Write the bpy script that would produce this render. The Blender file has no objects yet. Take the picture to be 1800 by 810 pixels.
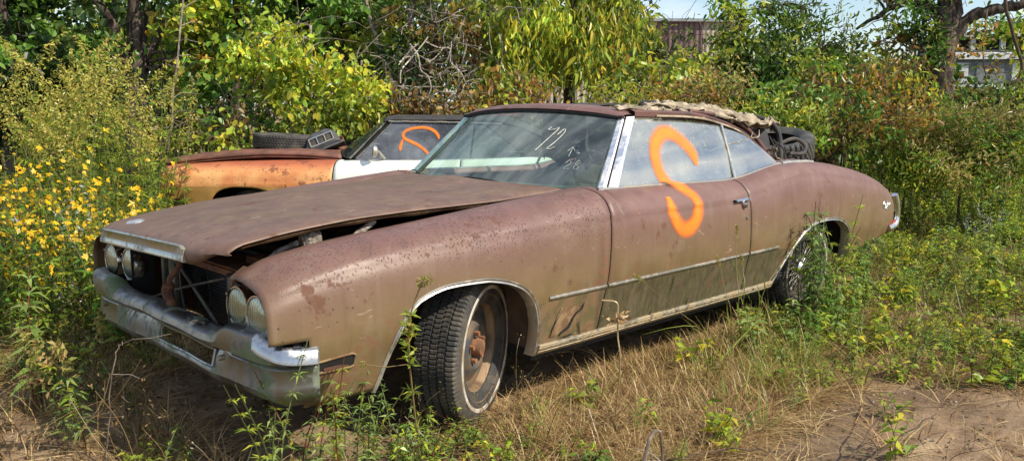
import bpy, math, random
import numpy as np
from mathutils import Vector, Matrix

# ------------------------------------------------------------ camera, light
scene = bpy.context.scene
COL = scene.collection
cam_data = bpy.data.cameras.new("camera")
cam_data.sensor_width = 36.0
cam_data.lens = 28.77
cam_data.clip_start = 0.05
cam_data.clip_end = 2000
cam = bpy.data.objects.new("camera", cam_data)
COL.objects.link(cam)
CX, CY, CZ = -2.1307, -3.3673, 1.3415
YAW, PITCH, ROLL = 0.75922, -0.1478, 0.00243
_f = Vector((math.sin(YAW)*math.cos(PITCH), math.cos(YAW)*math.cos(PITCH), math.sin(PITCH)))
_r = Vector((math.cos(YAW), -math.sin(YAW), 0))
_u = _r.cross(_f)
r2 = math.cos(ROLL)*_r + math.sin(ROLL)*_u
u2 = -math.sin(ROLL)*_r + math.cos(ROLL)*_u
m = Matrix((r2, u2, -_f)).transposed().to_4x4()
m.translation = (CX, CY, CZ)
cam.matrix_world = m
scene.camera = cam

SUN_EL = math.radians(44)
SUN_DIR = Vector((0.33, -0.94, 0)).normalized()      # towards the sun, on the ground plane
world = bpy.data.worlds.new("World")
scene.world = world
world.use_nodes = True
wt = world.node_tree
wt.nodes.clear()
wo = wt.nodes.new('ShaderNodeOutputWorld')
bg = wt.nodes.new('ShaderNodeBackground')
sky = wt.nodes.new('ShaderNodeTexSky')
sky.sky_type = 'NISHITA'
sky.sun_disc = False
sky.sun_elevation = SUN_EL
sky.sun_rotation = math.atan2(SUN_DIR.x, SUN_DIR.y)
sky.air_density = 1.0
sky.dust_density = .6
bg.inputs['Strength'].default_value = 0.13
# thin broken cloud, mixed into the sky by direction
tc = wt.nodes.new('ShaderNodeTexCoord')
mp = wt.nodes.new('ShaderNodeMapping'); mp.inputs['Scale'].default_value = (1, 1, 3.5)
nz = wt.nodes.new('ShaderNodeTexNoise'); nz.inputs['Scale'].default_value = 5.0; nz.inputs['Detail'].default_value = 7
rp = wt.nodes.new('ShaderNodeValToRGB')
rp.color_ramp.elements[0].position = .42; rp.color_ramp.elements[1].position = .66
mx = wt.nodes.new('ShaderNodeMix'); mx.data_type = 'RGBA'
mx.inputs[7].default_value = (6.4, 6.9, 7.8, 1)
wt.links.new(tc.outputs['Generated'], mp.inputs['Vector'])
wt.links.new(mp.outputs['Vector'], nz.inputs['Vector'])
wt.links.new(nz.outputs['Fac'], rp.inputs['Fac'])
wt.links.new(rp.outputs['Color'], mx.inputs[0])
wt.links.new(sky.outputs['Color'], mx.inputs[6])
wt.links.new(mx.outputs[2], bg.inputs['Color'])
wt.links.new(bg.outputs['Background'], wo.inputs['Surface'])

sl = bpy.data.lights.new("sun", 'SUN')
sl.energy = 5.0
sl.angle = math.radians(0.6)
sl.color = (1.0, 0.91, 0.76)
sun = bpy.data.objects.new("sun", sl)
COL.objects.link(sun)
sd = SUN_DIR * math.cos(SUN_EL) + Vector((0, 0, math.sin(SUN_EL)))
sun.rotation_euler = sd.to_track_quat('Z', 'Y').to_euler()

scene.view_settings.view_transform = 'Standard'
scene.view_settings.look = 'None'
scene.view_settings.gamma = 1
scene.view_settings.use_curve_mapping = False
scene.view_settings.exposure = 0.38
scene.render.engine = 'CYCLES'
scene.cycles.max_bounces = 7
scene.cycles.transparent_max_bounces = 14
scene.cycles.caustics_reflective = False
scene.cycles.caustics_refractive = False

rng = np.random.default_rng(7)
random.seed(7)

# ------------------------------------------------------------ helpers
def tag(o, label=None, cat=None, group=None, kind=None):
    if label: o['label'] = label
    if cat: o['category'] = cat
    if group: o['group'] = group
    if kind: o['kind'] = kind
    return o

def empty(name, loc=(0, 0, 0), rz=0.0, parent=None):
    o = bpy.data.objects.new(name, None)
    o.empty_display_size = .2
    COL.objects.link(o)
    o.location = loc
    o.rotation_euler = (0, 0, rz)
    if parent: o.parent = parent
    return o

def fast_mesh(name, V, F, mat=None, parent=None, smooth=False, col=None, uv=None, mats=None, midx=None):
    """V (n,3); F list of faces or an (m,k) int array; col (n,3) point colour; uv (n,2) per vertex"""
    V = np.asarray(V, np.float32)
    me = bpy.data.meshes.new(name)
    if isinstance(F, np.ndarray):
        mN, k = F.shape
        me.vertices.add(len(V)); me.vertices.foreach_set('co', V.ravel())
        me.loops.add(mN*k); me.loops.foreach_set('vertex_index', F.astype(np.int32).ravel())
        me.polygons.add(mN)
        me.polygons.foreach_set('loop_start', np.arange(0, mN*k, k, dtype=np.int32))
        me.polygons.foreach_set('loop_total', np.full(mN, k, np.int32))
        if smooth: me.polygons.foreach_set('use_smooth', np.ones(mN, bool))
        me.update(calc_edges=True)
    else:
        me.from_pydata([tuple(map(float, v)) for v in V], [], F)
        if smooth:
            me.polygons.foreach_set('use_smooth', np.ones(len(me.polygons), bool))
        me.update()
    if col is not None:
        a = me.color_attributes.new('Col', 'FLOAT_COLOR', 'POINT')
        c = np.ones((len(V), 4), np.float32); c[:, :3] = col
        a.data.foreach_set('color', c.ravel())
    if uv is not None:
        l = me.uv_layers.new(name='UVMap')
        idx = np.empty(len(me.loops), np.int32); me.loops.foreach_get('vertex_index', idx)
        l.data.foreach_set('uv', np.asarray(uv, np.float32)[idx].ravel())
    for mm in (mats or ([mat] if mat else [])):
        me.materials.append(mm)
    if midx is not None:
        me.polygons.foreach_set('material_index', np.asarray(midx, np.int32))
    o = bpy.data.objects.new(name, me)
    COL.objects.link(o)
    if parent: o.parent = parent
    return o

class MB:
    """collects shapes into one mesh"""
    def __init__(s): s.V = []; s.F = []; s.n = 0
    def add(s, V, F):
        V = [tuple(map(float, v)) for v in V]
        s.F += [tuple(i + s.n for i in f) for f in F]
        s.V += V; s.n += len(V); return s
    def box(s, c, d, R=None):
        x, y, z = (k/2 for k in d)
        P = [Vector((a*x, b*y, e*z)) for a in (-1, 1) for b in (-1, 1) for e in (-1, 1)]
        if R is not None: P = [R @ p for p in P]
        P = [(p.x+c[0], p.y+c[1], p.z+c[2]) for p in P]
        return s.add(P, [(0, 1, 3, 2), (4, 6, 7, 5), (0, 4, 5, 1), (2, 3, 7, 6), (0, 2, 6, 4), (1, 5, 7, 3)])
    def grid(s, G, closeu=False, closev=False, flip=False):
        G = np.asarray(G); a, b = G.shape[:2]
        F = []
        for i in range(a if closeu else a-1):
            for j in range(b if closev else b-1):
                i2, j2 = (i+1) % a, (j+1) % b
                f = (i*b+j, i*b+j2, i2*b+j2, i2*b+j)
                F.append(f[::-1] if flip else f)
        return s.add(G.reshape(-1, 3), F)
    def tube(s, P, r, n=8, cap=True):
        P = np.asarray(P, float); k = len(P)
        r = np.full(k, r) if np.isscalar(r) else np.asarray(r, float)
        T = np.gradient(P, axis=0); T /= np.linalg.norm(T, axis=1)[:, None] + 1e-9
        ref = np.array([0, 0, 1.0]) if abs(T[0][2]) < .9 else np.array([1.0, 0, 0])
        G = []
        a = ref
        for i in range(k):
            a = a - T[i]*np.dot(a, T[i])
            if np.linalg.norm(a) < 1e-5: a = np.array([.3, .7, .2]); a = a - T[i]*np.dot(a, T[i])
            a = a/np.linalg.norm(a); b = np.cross(T[i], a)
            th = np.arange(n)*2*math.pi/n
            G.append(P[i] + r[i]*(np.cos(th)[:, None]*a + np.sin(th)[:, None]*b))
        base = s.n
        s.grid(G, closev=True)
        if cap:
            s.F.append(tuple(base+i for i in range(n))[::-1]); s.F.append(tuple(base+(k-1)*n+i for i in range(n)))
        return s
    def lathe(s, prof, R, c, n=48, a0=0, a1=2*math.pi):
        """prof [(axial, radius)], R columns: (u, v, axis)"""
        full = abs(a1-a0-2*math.pi) < 1e-6
        th = np.linspace(a0, a1, n, endpoint=not full)
        R = np.asarray(R, float); c = np.asarray(c, float)
        G = [[c + R[2]*h + q*(R[0]*math.cos(t)+R[1]*math.sin(t)) for (h, q) in prof] for t in th]
        return s.grid(G, closeu=full)
    def build(s, name, mat, parent=None, smooth=True, bevel=0, solid=0, auto=35, offset=-1):
        o = fast_mesh(name, np.array(s.V), s.F, mat, parent, smooth)
        if solid:
            md = o.modifiers.new('s', 'SOLIDIFY'); md.thickness = solid; md.offset = offset
        if bevel:
            md = o.modifiers.new('b', 'BEVEL'); md.width = bevel; md.segments = 2; md.limit_method = 'ANGLE'; md.angle_limit = math.radians(40)
        if smooth and auto:
            o.data.set_sharp_from_angle(angle=math.radians(auto))
        return o

def frame_axes(n, up=(0, 0, 1)):
    n = Vector(n).normalized(); up = Vector(up)
    a = up.cross(n)
    if a.length < 1e-4: a = Vector((1, 0, 0)).cross(n)
    a.normalize(); b = n.cross(a)
    return (a, b, n)

def spline(pts, n=8):
    """Catmull-Rom through the points"""
    P = np.asarray(pts, float)
    P = np.vstack([2*P[0]-P[1], P, 2*P[-1]-P[-2]])
    out = []
    for i in range(1, len(P)-2):
        for t in np.linspace(0, 1, n, endpoint=False):
            p0, p1, p2, p3 = P[i-1], P[i], P[i+1], P[i+2]
            out.append(.5*((2*p1)+(-p0+p2)*t+(2*p0-5*p1+4*p2-p3)*t*t+(-p0+3*p1-3*p2+p3)*t**3))
    out.append(P[-2])
    return np.array(out)

def smooth_interp(tab, sig=.05):
    X = np.array([t[0] for t in tab]); Y = np.array([t[1] for t in tab])
    gx = np.arange(X[0]-.3, X[-1]+.3, .01); gy = np.interp(gx, X, Y)
    lo = (Y[1]-Y[0])/(X[1]-X[0]); hi = (Y[-1]-Y[-2])/(X[-1]-X[-2])
    gy[gx < X[0]] = Y[0]+lo*(gx[gx < X[0]]-X[0]); gy[gx > X[-1]] = Y[-1]+hi*(gx[gx > X[-1]]-X[-1])
    k = np.exp(-.5*(np.arange(-20, 21)*.01/sig)**2); k /= k.sum()
    gy2 = np.convolve(np.pad(gy, 20, mode='edge'), k, 'valid')
    return lambda x: np.interp(x, gx, gy2)

def hashn(P, f=1.0, seed=0):
    """cheap smooth 3-D noise, -1..1"""
    P = np.asarray(P, float)*f + seed*13.7
    x, y, z = P[..., 0], P[..., 1], P[..., 2]
    return (np.sin(x*1.7+2*np.sin(y*1.3+.5))*np.cos(y*2.1+1.5*np.sin(z*1.9)) + .5*np.sin(x*3.9+y*2.7+1.3*np.sin(z*4.1+x))*np.cos(z*3.3-y*1.1))/1.5

# ------------------------------------------------------------ materials
class NT:
    def __init__(s, name):
        s.m = bpy.data.materials.new(name); s.m.use_nodes = True
        s.t = s.m.node_tree; s.t.nodes.clear()
        s.out = s.t.nodes.new('ShaderNodeOutputMaterial')
        s.tc = None
    def n(s, kind, **kw):
        nd = s.t.nodes.new('ShaderNode'+kind)
        for k, v in kw.items(): setattr(nd, k, v)
        return nd
    def set(s, sock, v):
        if isinstance(v, bpy.types.NodeSocket): s.t.links.new(v, sock)
        elif isinstance(v, (tuple, list)) and len(v) == 3 and sock.type == 'RGBA': sock.default_value = (*v, 1)
        else: sock.default_value = v
    def obj(s):
        if not s.tc: s.tc = s.n('TexCoord')
        return s.tc.outputs['Object']
    def xyz(s, v=None):
        x = s.n('SeparateXYZ'); s.set(x.inputs[0], v or s.obj()); return x.outputs
    def noise(s, scale, detail=4, vec=None, rough=.5, dist=0, stretch=None, rot=None):
        v = vec or s.obj()
        if stretch or rot:
            mpn = s.n('Mapping'); s.set(mpn.inputs['Vector'], v)
            if stretch: mpn.inputs['Scale'].default_value = stretch
            if rot: mpn.inputs['Rotation'].default_value = rot
            v = mpn.outputs[0]
        q = s.n('TexNoise'); s.set(q.inputs['Vector'], v)
        q.inputs['Scale'].default_value = scale; q.inputs['Detail'].default_value = detail
        q.inputs['Roughness'].default_value = rough; q.inputs['Distortion'].default_value = dist
        return q.outputs['Fac']
    def voronoi(s, scale, vec=None, stretch=None, feature='F1', out='Distance'):
        v = vec or s.obj()
        if stretch:
            mpn = s.n('Mapping'); s.set(mpn.inputs['Vector'], v); mpn.inputs['Scale'].default_value = stretch; v = mpn.outputs[0]
        q = s.n('TexVoronoi', feature=feature); s.set(q.inputs['Vector'], v); q.inputs['Scale'].default_value = scale
        return q.outputs[out]
    def math(s, op, a, b=None, c=None):
        q = s.n('Math', operation=op); s.set(q.inputs[0], a)
        if b is not None: s.set(q.inputs[1], b)
        if c is not None: s.set(q.inputs[2], c)
        return q.outputs[0]
    def step(s, v, a, b, smooth=True):
        q = s.n('MapRange'); q.interpolation_type = 'SMOOTHSTEP' if smooth else 'LINEAR'; q.clamp = True if hasattr(q, 'clamp') else True
        s.set(q.inputs['Value'], v)
        if a < b:
            q.inputs['From Min'].default_value = a; q.inputs['From Max'].default_value = b
        else:
            q.inputs['From Min'].default_value = b; q.inputs['From Max'].default_value = a
            q.inputs['To Min'].default_value = 1; q.inputs['To Max'].default_value = 0
        return q.outputs[0]
    def mix(s, f, a, b):
        q = s.n('Mix', data_type='RGBA'); s.set(q.inputs[0], f); s.set(q.inputs[6], a); s.set(q.inputs[7], b); return q.outputs[2]
    def ramp(s, f, stops):
        q = s.n('ValToRGB'); e = q.color_ramp.elements
        while len(e) < len(stops): e.new(.5)
        for el, (p, c) in zip(e, stops): el.position = p; el.color = (*c, 1)
        s.set(q.inputs[0], f); return q.outputs[0]
    def bump(s, h, strength=.3, dist=.01, normal=None):
        q = s.n('Bump'); s.set(q.inputs['Height'], h); q.inputs['Strength'].default_value = strength; q.inputs['Distance'].default_value = dist
        if normal: s.set(q.inputs['Normal'], normal)
        return q.outputs[0]
    def principled(s, color, rough=.5, metal=0, normal=None, spec=None, alpha=None, coat=None):
        p = s.n('BsdfPrincipled')
        s.set(p.inputs['Base Color'], color); s.set(p.inputs['Roughness'], rough); s.set(p.inputs['Metallic'], metal)
        if normal: s.set(p.inputs['Normal'], normal)
        if spec is not None: s.set(p.inputs['Specular IOR Level'], spec)
        if alpha is not None: s.set(p.inputs['Alpha'], alpha)
        if coat is not None: s.set(p.inputs['Coat Weight'], coat); p.inputs['Coat Roughness'].default_value = .25
        s.t.links.new(p.outputs[0], s.out.inputs[0])
        return p

def simple(name, c1, c2=None, rough=.6, metal=0, scale=12, bump=.2, bd=.004, spec=None, lo=.35, hi=.65):
    t = NT(name)
    c2 = c2 or tuple(k*.6 for k in c1)
    nf = t.noise(scale, 6)
    col = t.mix(t.step(nf, lo, hi), c2, c1)
    r = t.math('ADD', t.math('MULTIPLY', t.noise(scale*2.3, 4), .25), rough-.12)
    t.principled(col, r, metal, t.bump(t.noise(scale*4, 5), bump, bd), spec)
    return t.m
# ------------------------------------------------------------ the cars' materials
def paint_brown():
    t = NT('faded_brown_paint')
    X, Y, Z = t.xyz()
    big = t.noise(1.7, 5); mid = t.noise(7, 6); fine = t.noise(55, 5)
    zz = t.math('ADD', Z, t.math('MULTIPLY', t.math('SUBTRACT', big, .5), .25))
    up = t.step(zz, .52, .90)
    nrm = t.n('NewGeometry'); nx = t.n('SeparateXYZ'); t.set(nx.inputs[0], nrm.outputs['Normal'])
    olive = t.mix(t.step(mid, .35, .7), (.138, .095, .041), (.178, .122, .056))
    mauve = t.mix(t.step(mid, .3, .7), (.168, .086, .071), (.132, .066, .055))
    col = t.mix(up, olive, mauve)
    # hood and fender tops: browner, with ochre and sooty patches (bare primer coming through)
    flat = t.step(Z, .83, .93)
    hoodmask = t.math('MULTIPLY', t.step(X, .9, .75), t.math('MULTIPLY', t.step(Z, .74, .78), t.step(t.math('ABSOLUTE', Y), .70, .64)))
    ochre = t.step(t.noise(2.6, 6, stretch=(1, 1.6, 1)), .50, .72)
    col = t.mix(t.math('MULTIPLY', hoodmask, t.math('ADD', t.math('MULTIPLY', ochre, .42), .50)), col, t.mix(t.step(t.noise(9, 7, rough=.7), .35, .65), (.098, .060, .036), (.150, .096, .050)))
    soot = t.step(t.noise(3.3, 7, stretch=(.8, 3.0, 1)), .58, .75)
    col = t.mix(t.math('MULTIPLY', hoodmask, t.math('MULTIPLY', soot, .6)), col, (.045, .033, .026))
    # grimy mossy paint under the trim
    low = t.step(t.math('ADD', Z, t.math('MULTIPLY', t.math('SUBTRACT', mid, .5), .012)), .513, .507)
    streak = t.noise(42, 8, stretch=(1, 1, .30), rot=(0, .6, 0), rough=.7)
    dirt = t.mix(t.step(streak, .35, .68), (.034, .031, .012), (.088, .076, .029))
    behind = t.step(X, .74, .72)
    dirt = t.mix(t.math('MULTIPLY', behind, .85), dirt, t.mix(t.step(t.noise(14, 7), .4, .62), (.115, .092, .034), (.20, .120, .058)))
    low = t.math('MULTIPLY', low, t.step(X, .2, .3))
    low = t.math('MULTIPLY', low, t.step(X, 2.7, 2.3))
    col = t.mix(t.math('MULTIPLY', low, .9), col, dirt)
    # rust blooms
    rust = t.step(t.math('ADD', t.noise(10, 8, rough=.65), t.math('MULTIPLY', big, .25)), .74, .80)
    col = t.mix(t.math('MULTIPLY', rust, .75), col, (.105, .040, .020))
    # chalky weathering, rain runs, rust bleeding out of the seams
    runs = t.noise(20, 5, stretch=(1, 1, .07))
    col = t.mix(t.math('MULTIPLY', t.step(runs, .52, .74), .35), col, (.19, .145, .10))
    col = t.mix(t.math('MULTIPLY', t.step(runs, .44, .28), .35), col, (.065, .040, .030))
    chalk = t.step(t.noise(4.5, 9, rough=.75), .52, .70)
    col = t.mix(t.math('MULTIPLY', chalk, .24), col, (.23, .16, .12))
    seam = t.step(t.math('ABSOLUTE', t.math('SUBTRACT', X, .755)), .10, .0)
    seam = t.math('MULTIPLY', seam, t.math('MULTIPLY', t.step(Z, .86, .55), t.step(t.noise(24, 7, rough=.7), .44, .56)))
    edge = t.math('MULTIPLY', t.step(Z, .62, .53), t.step(t.noise(13, 8, rough=.75), .50, .60))
    bleed = t.math('MAXIMUM', seam, t.math('MULTIPLY', edge, .7))
    bleed = t.math('MULTIPLY', bleed, t.math('SUBTRACT', 1.0, t.math('MULTIPLY', low, .85)))
    col = t.mix(t.math('MULTIPLY', bleed, .75), col, (.17, .062, .035))
    # blister spots along the fender shoulder
    vs = t.voronoi(105, stretch=(1, 1, .55)); vs2 = t.voronoi(30, stretch=(1, 1, .7))
    band = t.math('MULTIPLY', t.step(Z, .66, .86), t.step(t.noise(2.1, 4), .36, .56))
    band = t.math('MULTIPLY', band, t.step(t.math('ABSOLUTE', Y), .70, .76))
    band = t.math('MULTIPLY', band, t.step(X, 1.0, .6))
    spot = t.math('MULTIPLY', t.step(vs, .42, .27), band)
    spot = t.math('MULTIPLY', spot, t.step(fine, .42, .52))
    spot2 = t.math('MULTIPLY', t.step(vs2, .15, .06), t.step(t.noise(2.2, 4), .54, .66))
    sp = t.math('MAXIMUM', spot, spot2)
    col = t.mix(t.math('MULTIPLY', sp, .82), col, (.048, .022, .020))
    # pale scrapes and dried leaf stains
    sc = t.step(t.noise(17, 3, stretch=(.5, 1, 1.6), dist=1.3), .70, .74)
    col = t.mix(t.math('MULTIPLY', sc, .5), col, (.36, .26, .20))
    rgh = t.math('ADD', t.math('MULTIPLY', mid, .22), .36)
    rgh = t.math('ADD', rgh, t.math('MULTIPLY', t.math('MAXIMUM', chalk, bleed), .22))
    rgh = t.math('ADD', rgh, t.math('MULTIPLY', t.math('MAXIMUM', sp, rust), .3))
    rgh = t.math('ADD', rgh, t.math('MULTIPLY', low, .25))
    h = t.math('ADD', t.math('MULTIPLY', fine, .35), t.math('MULTIPLY', sp, -.8))
    h = t.math('ADD', h, t.math('MULTIPLY', t.noise(3.2, 2), 1.6))
    t.principled(col, rgh, .0, t.bump(h, .35, .004), .5)
    return t.m

def paint_far():
    t = NT('orange_faded_paint')
    X, Y, Z = t.xyz()
    mid = t.noise(6, 6); fine = t.noise(40, 5)
    top = t.mix(t.step(mid, .3, .7), (.62, .23, .08), (.80, .42, .17))
    col = t.mix(t.step(t.math('ADD', Z, t.math('MULTIPLY', mid, .1)), .96, .86), (.36, .10, .045), top)
    low = t.mix(t.step(mid, .35, .65), (.30, .17, .045), (.44, .24, .07))
    col = t.mix(t.step(t.math('ADD', Z, t.math('MULTIPLY', fine, .012)), .688, .680), col, low)
    rust = t.step(t.noise(8, 9, rough=.75), .53, .62)
    col = t.mix(t.math('MULTIPLY', rust, .8), col, (.16, .05, .02))
    col = t.mix(t.step(t.voronoi(22, stretch=(1, 1, 1.8)), .17, .1), col, (.08, .03, .02))
    t.principled(col, .5, 0, t.bump(fine, .25, .003))
    return t.m

def chrome(name, base=(.62, .62, .62), rough=.16, dirt=(.16, .14, .09), amount=.5, moss=False):
    t = NT(name)
    n1 = t.noise(6, 7, rough=.6); n2 = t.noise(38, 5)
    d = t.step(t.math('ADD', t.math('MULTIPLY', n2, .35), t.math('MULTIPLY', n1, .8)), .72-.35*amount, .95-.35*amount)
    col = t.mix(d, base, dirt)
    if moss:
        X, Y, Z = t.xyz()
        mo = t.math('MULTIPLY', t.step(t.noise(5.5, 7, rough=.65), .50, .60), t.step(t.noise(1.8, 2), .35, .6))
        col = t.mix(t.math('MULTIPLY', mo, .75), col, (.10, .15, .045))
        d = t.math('MAXIMUM', d, mo)
    met = t.math('SUBTRACT', 1.0, t.math('MULTIPLY', d, .85))
    r = t.math('ADD', t.math('MULTIPLY', d, .5), t.math('ADD', t.math('MULTIPLY', n2, .12), rough))
    t.principled(col, r, met, t.bump(t.math('ADD', n2, t.math('MULTIPLY', t.noise(4, 3), 2.5)), .12, .004))
    return t.m

def glass(name, tint=(.75, .86, .82), dust=(.42, .44, .40), amount=.25, refl=1.0, ior=1.5, streaks=1.0):
    t = NT(name)
    tr = t.n('BsdfTransparent'); t.set(tr.inputs[0], tint)
    gl = t.n('BsdfGlossy'); gl.inputs['Roughness'].default_value = .03; t.set(gl.inputs[0], (1, 1, 1))
    fr = t.n('Fresnel'); fr.inputs['IOR'].default_value = ior
    m1 = t.n('MixShader'); t.set(m1.inputs[0], t.math('MULTIPLY', fr.outputs[0], refl)); t.t.links.new(tr.outputs[0], m1.inputs[1]); t.t.links.new(gl.outputs[0], m1.inputs[2])
    df = t.n('BsdfDiffuse'); t.set(df.inputs[0], dust)
    d = t.math('ADD', t.math('MULTIPLY', t.step(t.noise(2.3, 6, rough=.6), .35, .75), amount*1.3), amount*.35)
    streak = t.math('MULTIPLY', t.step(t.noise(9, 5, stretch=(.35, 1, 2.2), rot=(0, .5, 0)), .58, .78), amount*streaks)
    spots = t.math('MULTIPLY', t.step(t.voronoi(30), .13, .08), .35*amount/.25)
    d = t.math('ADD', d, t.math('MAXIMUM', streak, spots))
    m2 = t.n('MixShader'); t.set(m2.inputs[0], d); t.t.links.new(m1.outputs[0], m2.inputs[1]); t.t.links.new(df.outputs[0], m2.inputs[2])
    t.t.links.new(m2.outputs[0], t.out.inputs[0])
    return t.m

def spray(name, c=(.95, .21, .022)):
    t = NT(name)
    uvn = t.n('TexCoord'); s = t.n('SeparateXYZ'); t.set(s.inputs[0], uvn.outputs['UV'])
    # v runs across the stroke, 0..1
    e = t.math('MULTIPLY', t.math('ABSOLUTE', t.math('SUBTRACT', s.outputs[1], .5)), 2)
    grain = t.math('MULTIPLY', t.math('SUBTRACT', t.noise(420, 2), .5), .5)
    a = t.step(t.math('ADD', e, grain), 1.0, .22)
    a = t.math('MULTIPLY', a, t.math('ADD', .74, t.math('MULTIPLY', t.step(t.noise(16, 5), .35, .6), .18)))
    t.principled(t.mix(t.noise(5, 3), c, tuple(min(1, k*1.15) for k in c)), .62, 0, alpha=a, spec=.25)
    return t.m

def rubber(name='old_tyre_rubber', c=(.028, .027, .026), dust=(.16, .13, .09), amt=.4):
    t = NT(name)
    n1 = t.noise(9, 6); n2 = t.noise(60, 5)
    nrm = t.n('NewGeometry')
    d = t.math('MULTIPLY', t.step(t.math('ADD', n1, t.math('MULTIPLY', n2, .3)), .55, .82), amt)
    t.principled(t.mix(d, c, dust), .72, 0, t.bump(n2, .3, .003))
    return t.m

M = {}
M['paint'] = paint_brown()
M['far_paint'] = paint_far()
M['chrome'] = chrome('weathered_chrome', amount=.25)
M['trim'] = chrome('bright_trim', (.52, .50, .45), .30, (.26, .22, .15), .5)
M['rimchrome'] = chrome('tarnished_chrome', (.30, .30, .29), .35, (.12, .10, .07), .8)
M['rocker'] = chrome('tan_stained_moulding', (.55, .50, .40), .3, (.36, .27, .15), .75)
M['pillar'] = chrome('bleached_pillar_trim', (.80, .80, .84), .30, (.62, .60, .58), .6)
M['bumper'] = chrome('mossy_dull_chrome', (.27, .275, .27), .30, (.095, .095, .07), .56, True)
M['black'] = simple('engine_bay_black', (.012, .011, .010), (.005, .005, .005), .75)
M['rustdark'] = simple('dark_rust', (.085, .035, .018), (.03, .018, .012), .85, scale=9)
M['rustbrown'] = simple('brown_rust', (.17, .075, .035), (.07, .03, .018), .85, scale=14)
M['tan_rust'] = simple('tan_flaking_rust', (.26, .17, .085), (.14, .075, .035), .9, scale=22, bump=.5)
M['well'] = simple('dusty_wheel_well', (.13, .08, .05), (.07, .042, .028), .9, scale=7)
M['ws'] = glass('dusty_windscreen_glass', (.74, .88, .82), (.36, .45, .39), .15, .14)
M['sideglass'] = glass('dusty_side_glass', (.72, .78, .76), (.42, .44, .40), .33, .40)
M['clearglass'] = glass('far_side_pane', (.80, .90, .87), (.36, .42, .40), .10, .5)
M['farglass'] = glass('dark_side_glass', (.35, .38, .44), (.24, .26, .30), .50, 1.0)
M['spray'] = spray('orange_spray_paint')
M['rubber'] = rubber()
M['whitewall'] = simple('whitewall', (.50, .47, .41), (.30, .23, .15), .75, scale=14)
M['rim'] = simple('dirty_steel_rim', (.30, .20, .115), (.12, .075, .045), .6, .15, 8, lo=.4, hi=.6)
M['rim_dark'] = simple('dirty_wheel_centre', (.06, .066, .075), (.17, .12, .07), .6, .3, 9)
M['hubrust'] = simple('rusty_hub', (.30, .13, .055), (.12, .06, .03), .8, scale=20)
M['lamp'] = None
M['red'] = simple('red_lens', (.30, .03, .02), (.15, .02, .01), .3)
M['cloth'] = simple('torn_beige_canvas', (.42, .36, .26), (.20, .16, .11), .95, scale=14, bump=.6, bd=.01)
M['vinyl'] = simple('black_top_fabric', (.022, .022, .026), (.045, .04, .036), .8, scale=9, bump=.5)
M['liner'] = simple('sagging_headliner', (.14, .11, .085), (.05, .042, .038), .95, scale=5)
M['railpaint'] = simple('maroon_top_rail', (.135, .062, .05), (.07, .035, .03), .6, scale=8)
M['interior'] = simple('dark_interior', (.040, .045, .045), (.02, .022, .022), .7, scale=6)
M['seat'] = simple('charcoal_seat_vinyl', (.055, .056, .058), (.035, .035, .035), .55, scale=6)
M['dash'] = simple('teal_grey_dash', (.06, .085, .085), (.03, .04, .04), .5, scale=7)
M['white_paint'] = simple('chalky_white_paint', (.78, .80, .74), (.66, .67, .55), .5, scale=3, bump=.05)
M['farhood'] = simple('rusted_brown_hood', (.20, .085, .055), (.10, .045, .032), .65, scale=6)
M['wood'] = simple('bleached_driftwood', (.40, .35, .29), (.14, .11, .09), .95, scale=18, bump=.9, bd=.012)
M['mark'] = simple('white_grease_pencil', (.60, .62, .58), (.36, .38, .36), .8, scale=60)
M['radiator'] = None
def lampmat():
    t = NT('sealed_beam_glass')
    X, Y, Z = t.xyz()
    fl = t.math('SINE', t.math('MULTIPLY', Y, 420))
    fl2 = t.math('SINE', t.math('MULTIPLY', Z, 150))
    n = t.noise(9, 4)
    col = t.mix(t.step(n, .35, .65), (.20, .22, .13), (.40, .42, .30))
    t.principled(col, .12, .45, t.bump(t.math('ADD', fl, t.math('MULTIPLY', fl2, .5)), .35, .002), .8, coat=1)
    return t.m
M['lamp'] = lampmat()
def radmat():
    t = NT('radiator_core')
    X, Y, Z = t.xyz()
    f = t.math('SINE', t.math('MULTIPLY', Z, 420))
    col = t.mix(t.step(f, -.2, .5), (.008, .008, .009), (.045, .045, .048))
    t.principled(col, .6, 0, t.bump(f, .6, .003))
    return t.m
M['radiator'] = radmat()
# ------------------------------------------------------------ car body surfaces
W = smooth_interp([(-.95, .895), (-.86, .915), (-.6, .935), (0, .955), (.8, .965), (2, .965), (3, .972), (3.6, .95), (4, .918), (4.28, .888)], .06)
ZT = smooth_interp([(-.95, .71), (-.914, .738), (-.86, .775), (-.80, .803), (-.62, .835), (-.45, .853), (-.143, .879), (.195, .908), (.447, .928), (.80, .957), (1.3, .950),
                    (1.97, .937), (2.12, .945), (2.3, .972), (2.5, 1.002), (2.7, 1.010), (2.95, 1.003), (3.25, .975), (3.56, .93), (3.8, .885), (4.0, .838), (4.15, .785), (4.30, .705)], .03)
CREASE = smooth_interp([(-.95, .70), (-.59, .79), (-.23, .82), (.18, .84), (.79, .851), (1.4, .846), (1.9, .848), (2.2, .895), (2.6, .952), (2.96, .940), (3.76, .838), (4.28, .70)], .08)

def bspline(P, per=12):
    """clamped quadratic B-spline through control polygon P (n,2)"""
    P = np.asarray(P, float)
    P = np.vstack([P[0], P, P[-1]])
    out = []
    for i in range(len(P)-2):
        a, b, c = P[i], P[i+1], P[i+2]
        for t in np.linspace(0, 1, per, endpoint=False):
            out.append(.5*(1-t)**2*a + (.5*(1-t)**2+.5*t*t+2*t*(1-t)*.5)*b*1.0 + .5*t*t*c if False else
                       (.5*(1-t)**2)*a + (.5+t-t*t)*b + (.5*t*t)*c)
    out.append(.5*P[-2]+.5*P[-1])
    return np.array(out)

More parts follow.
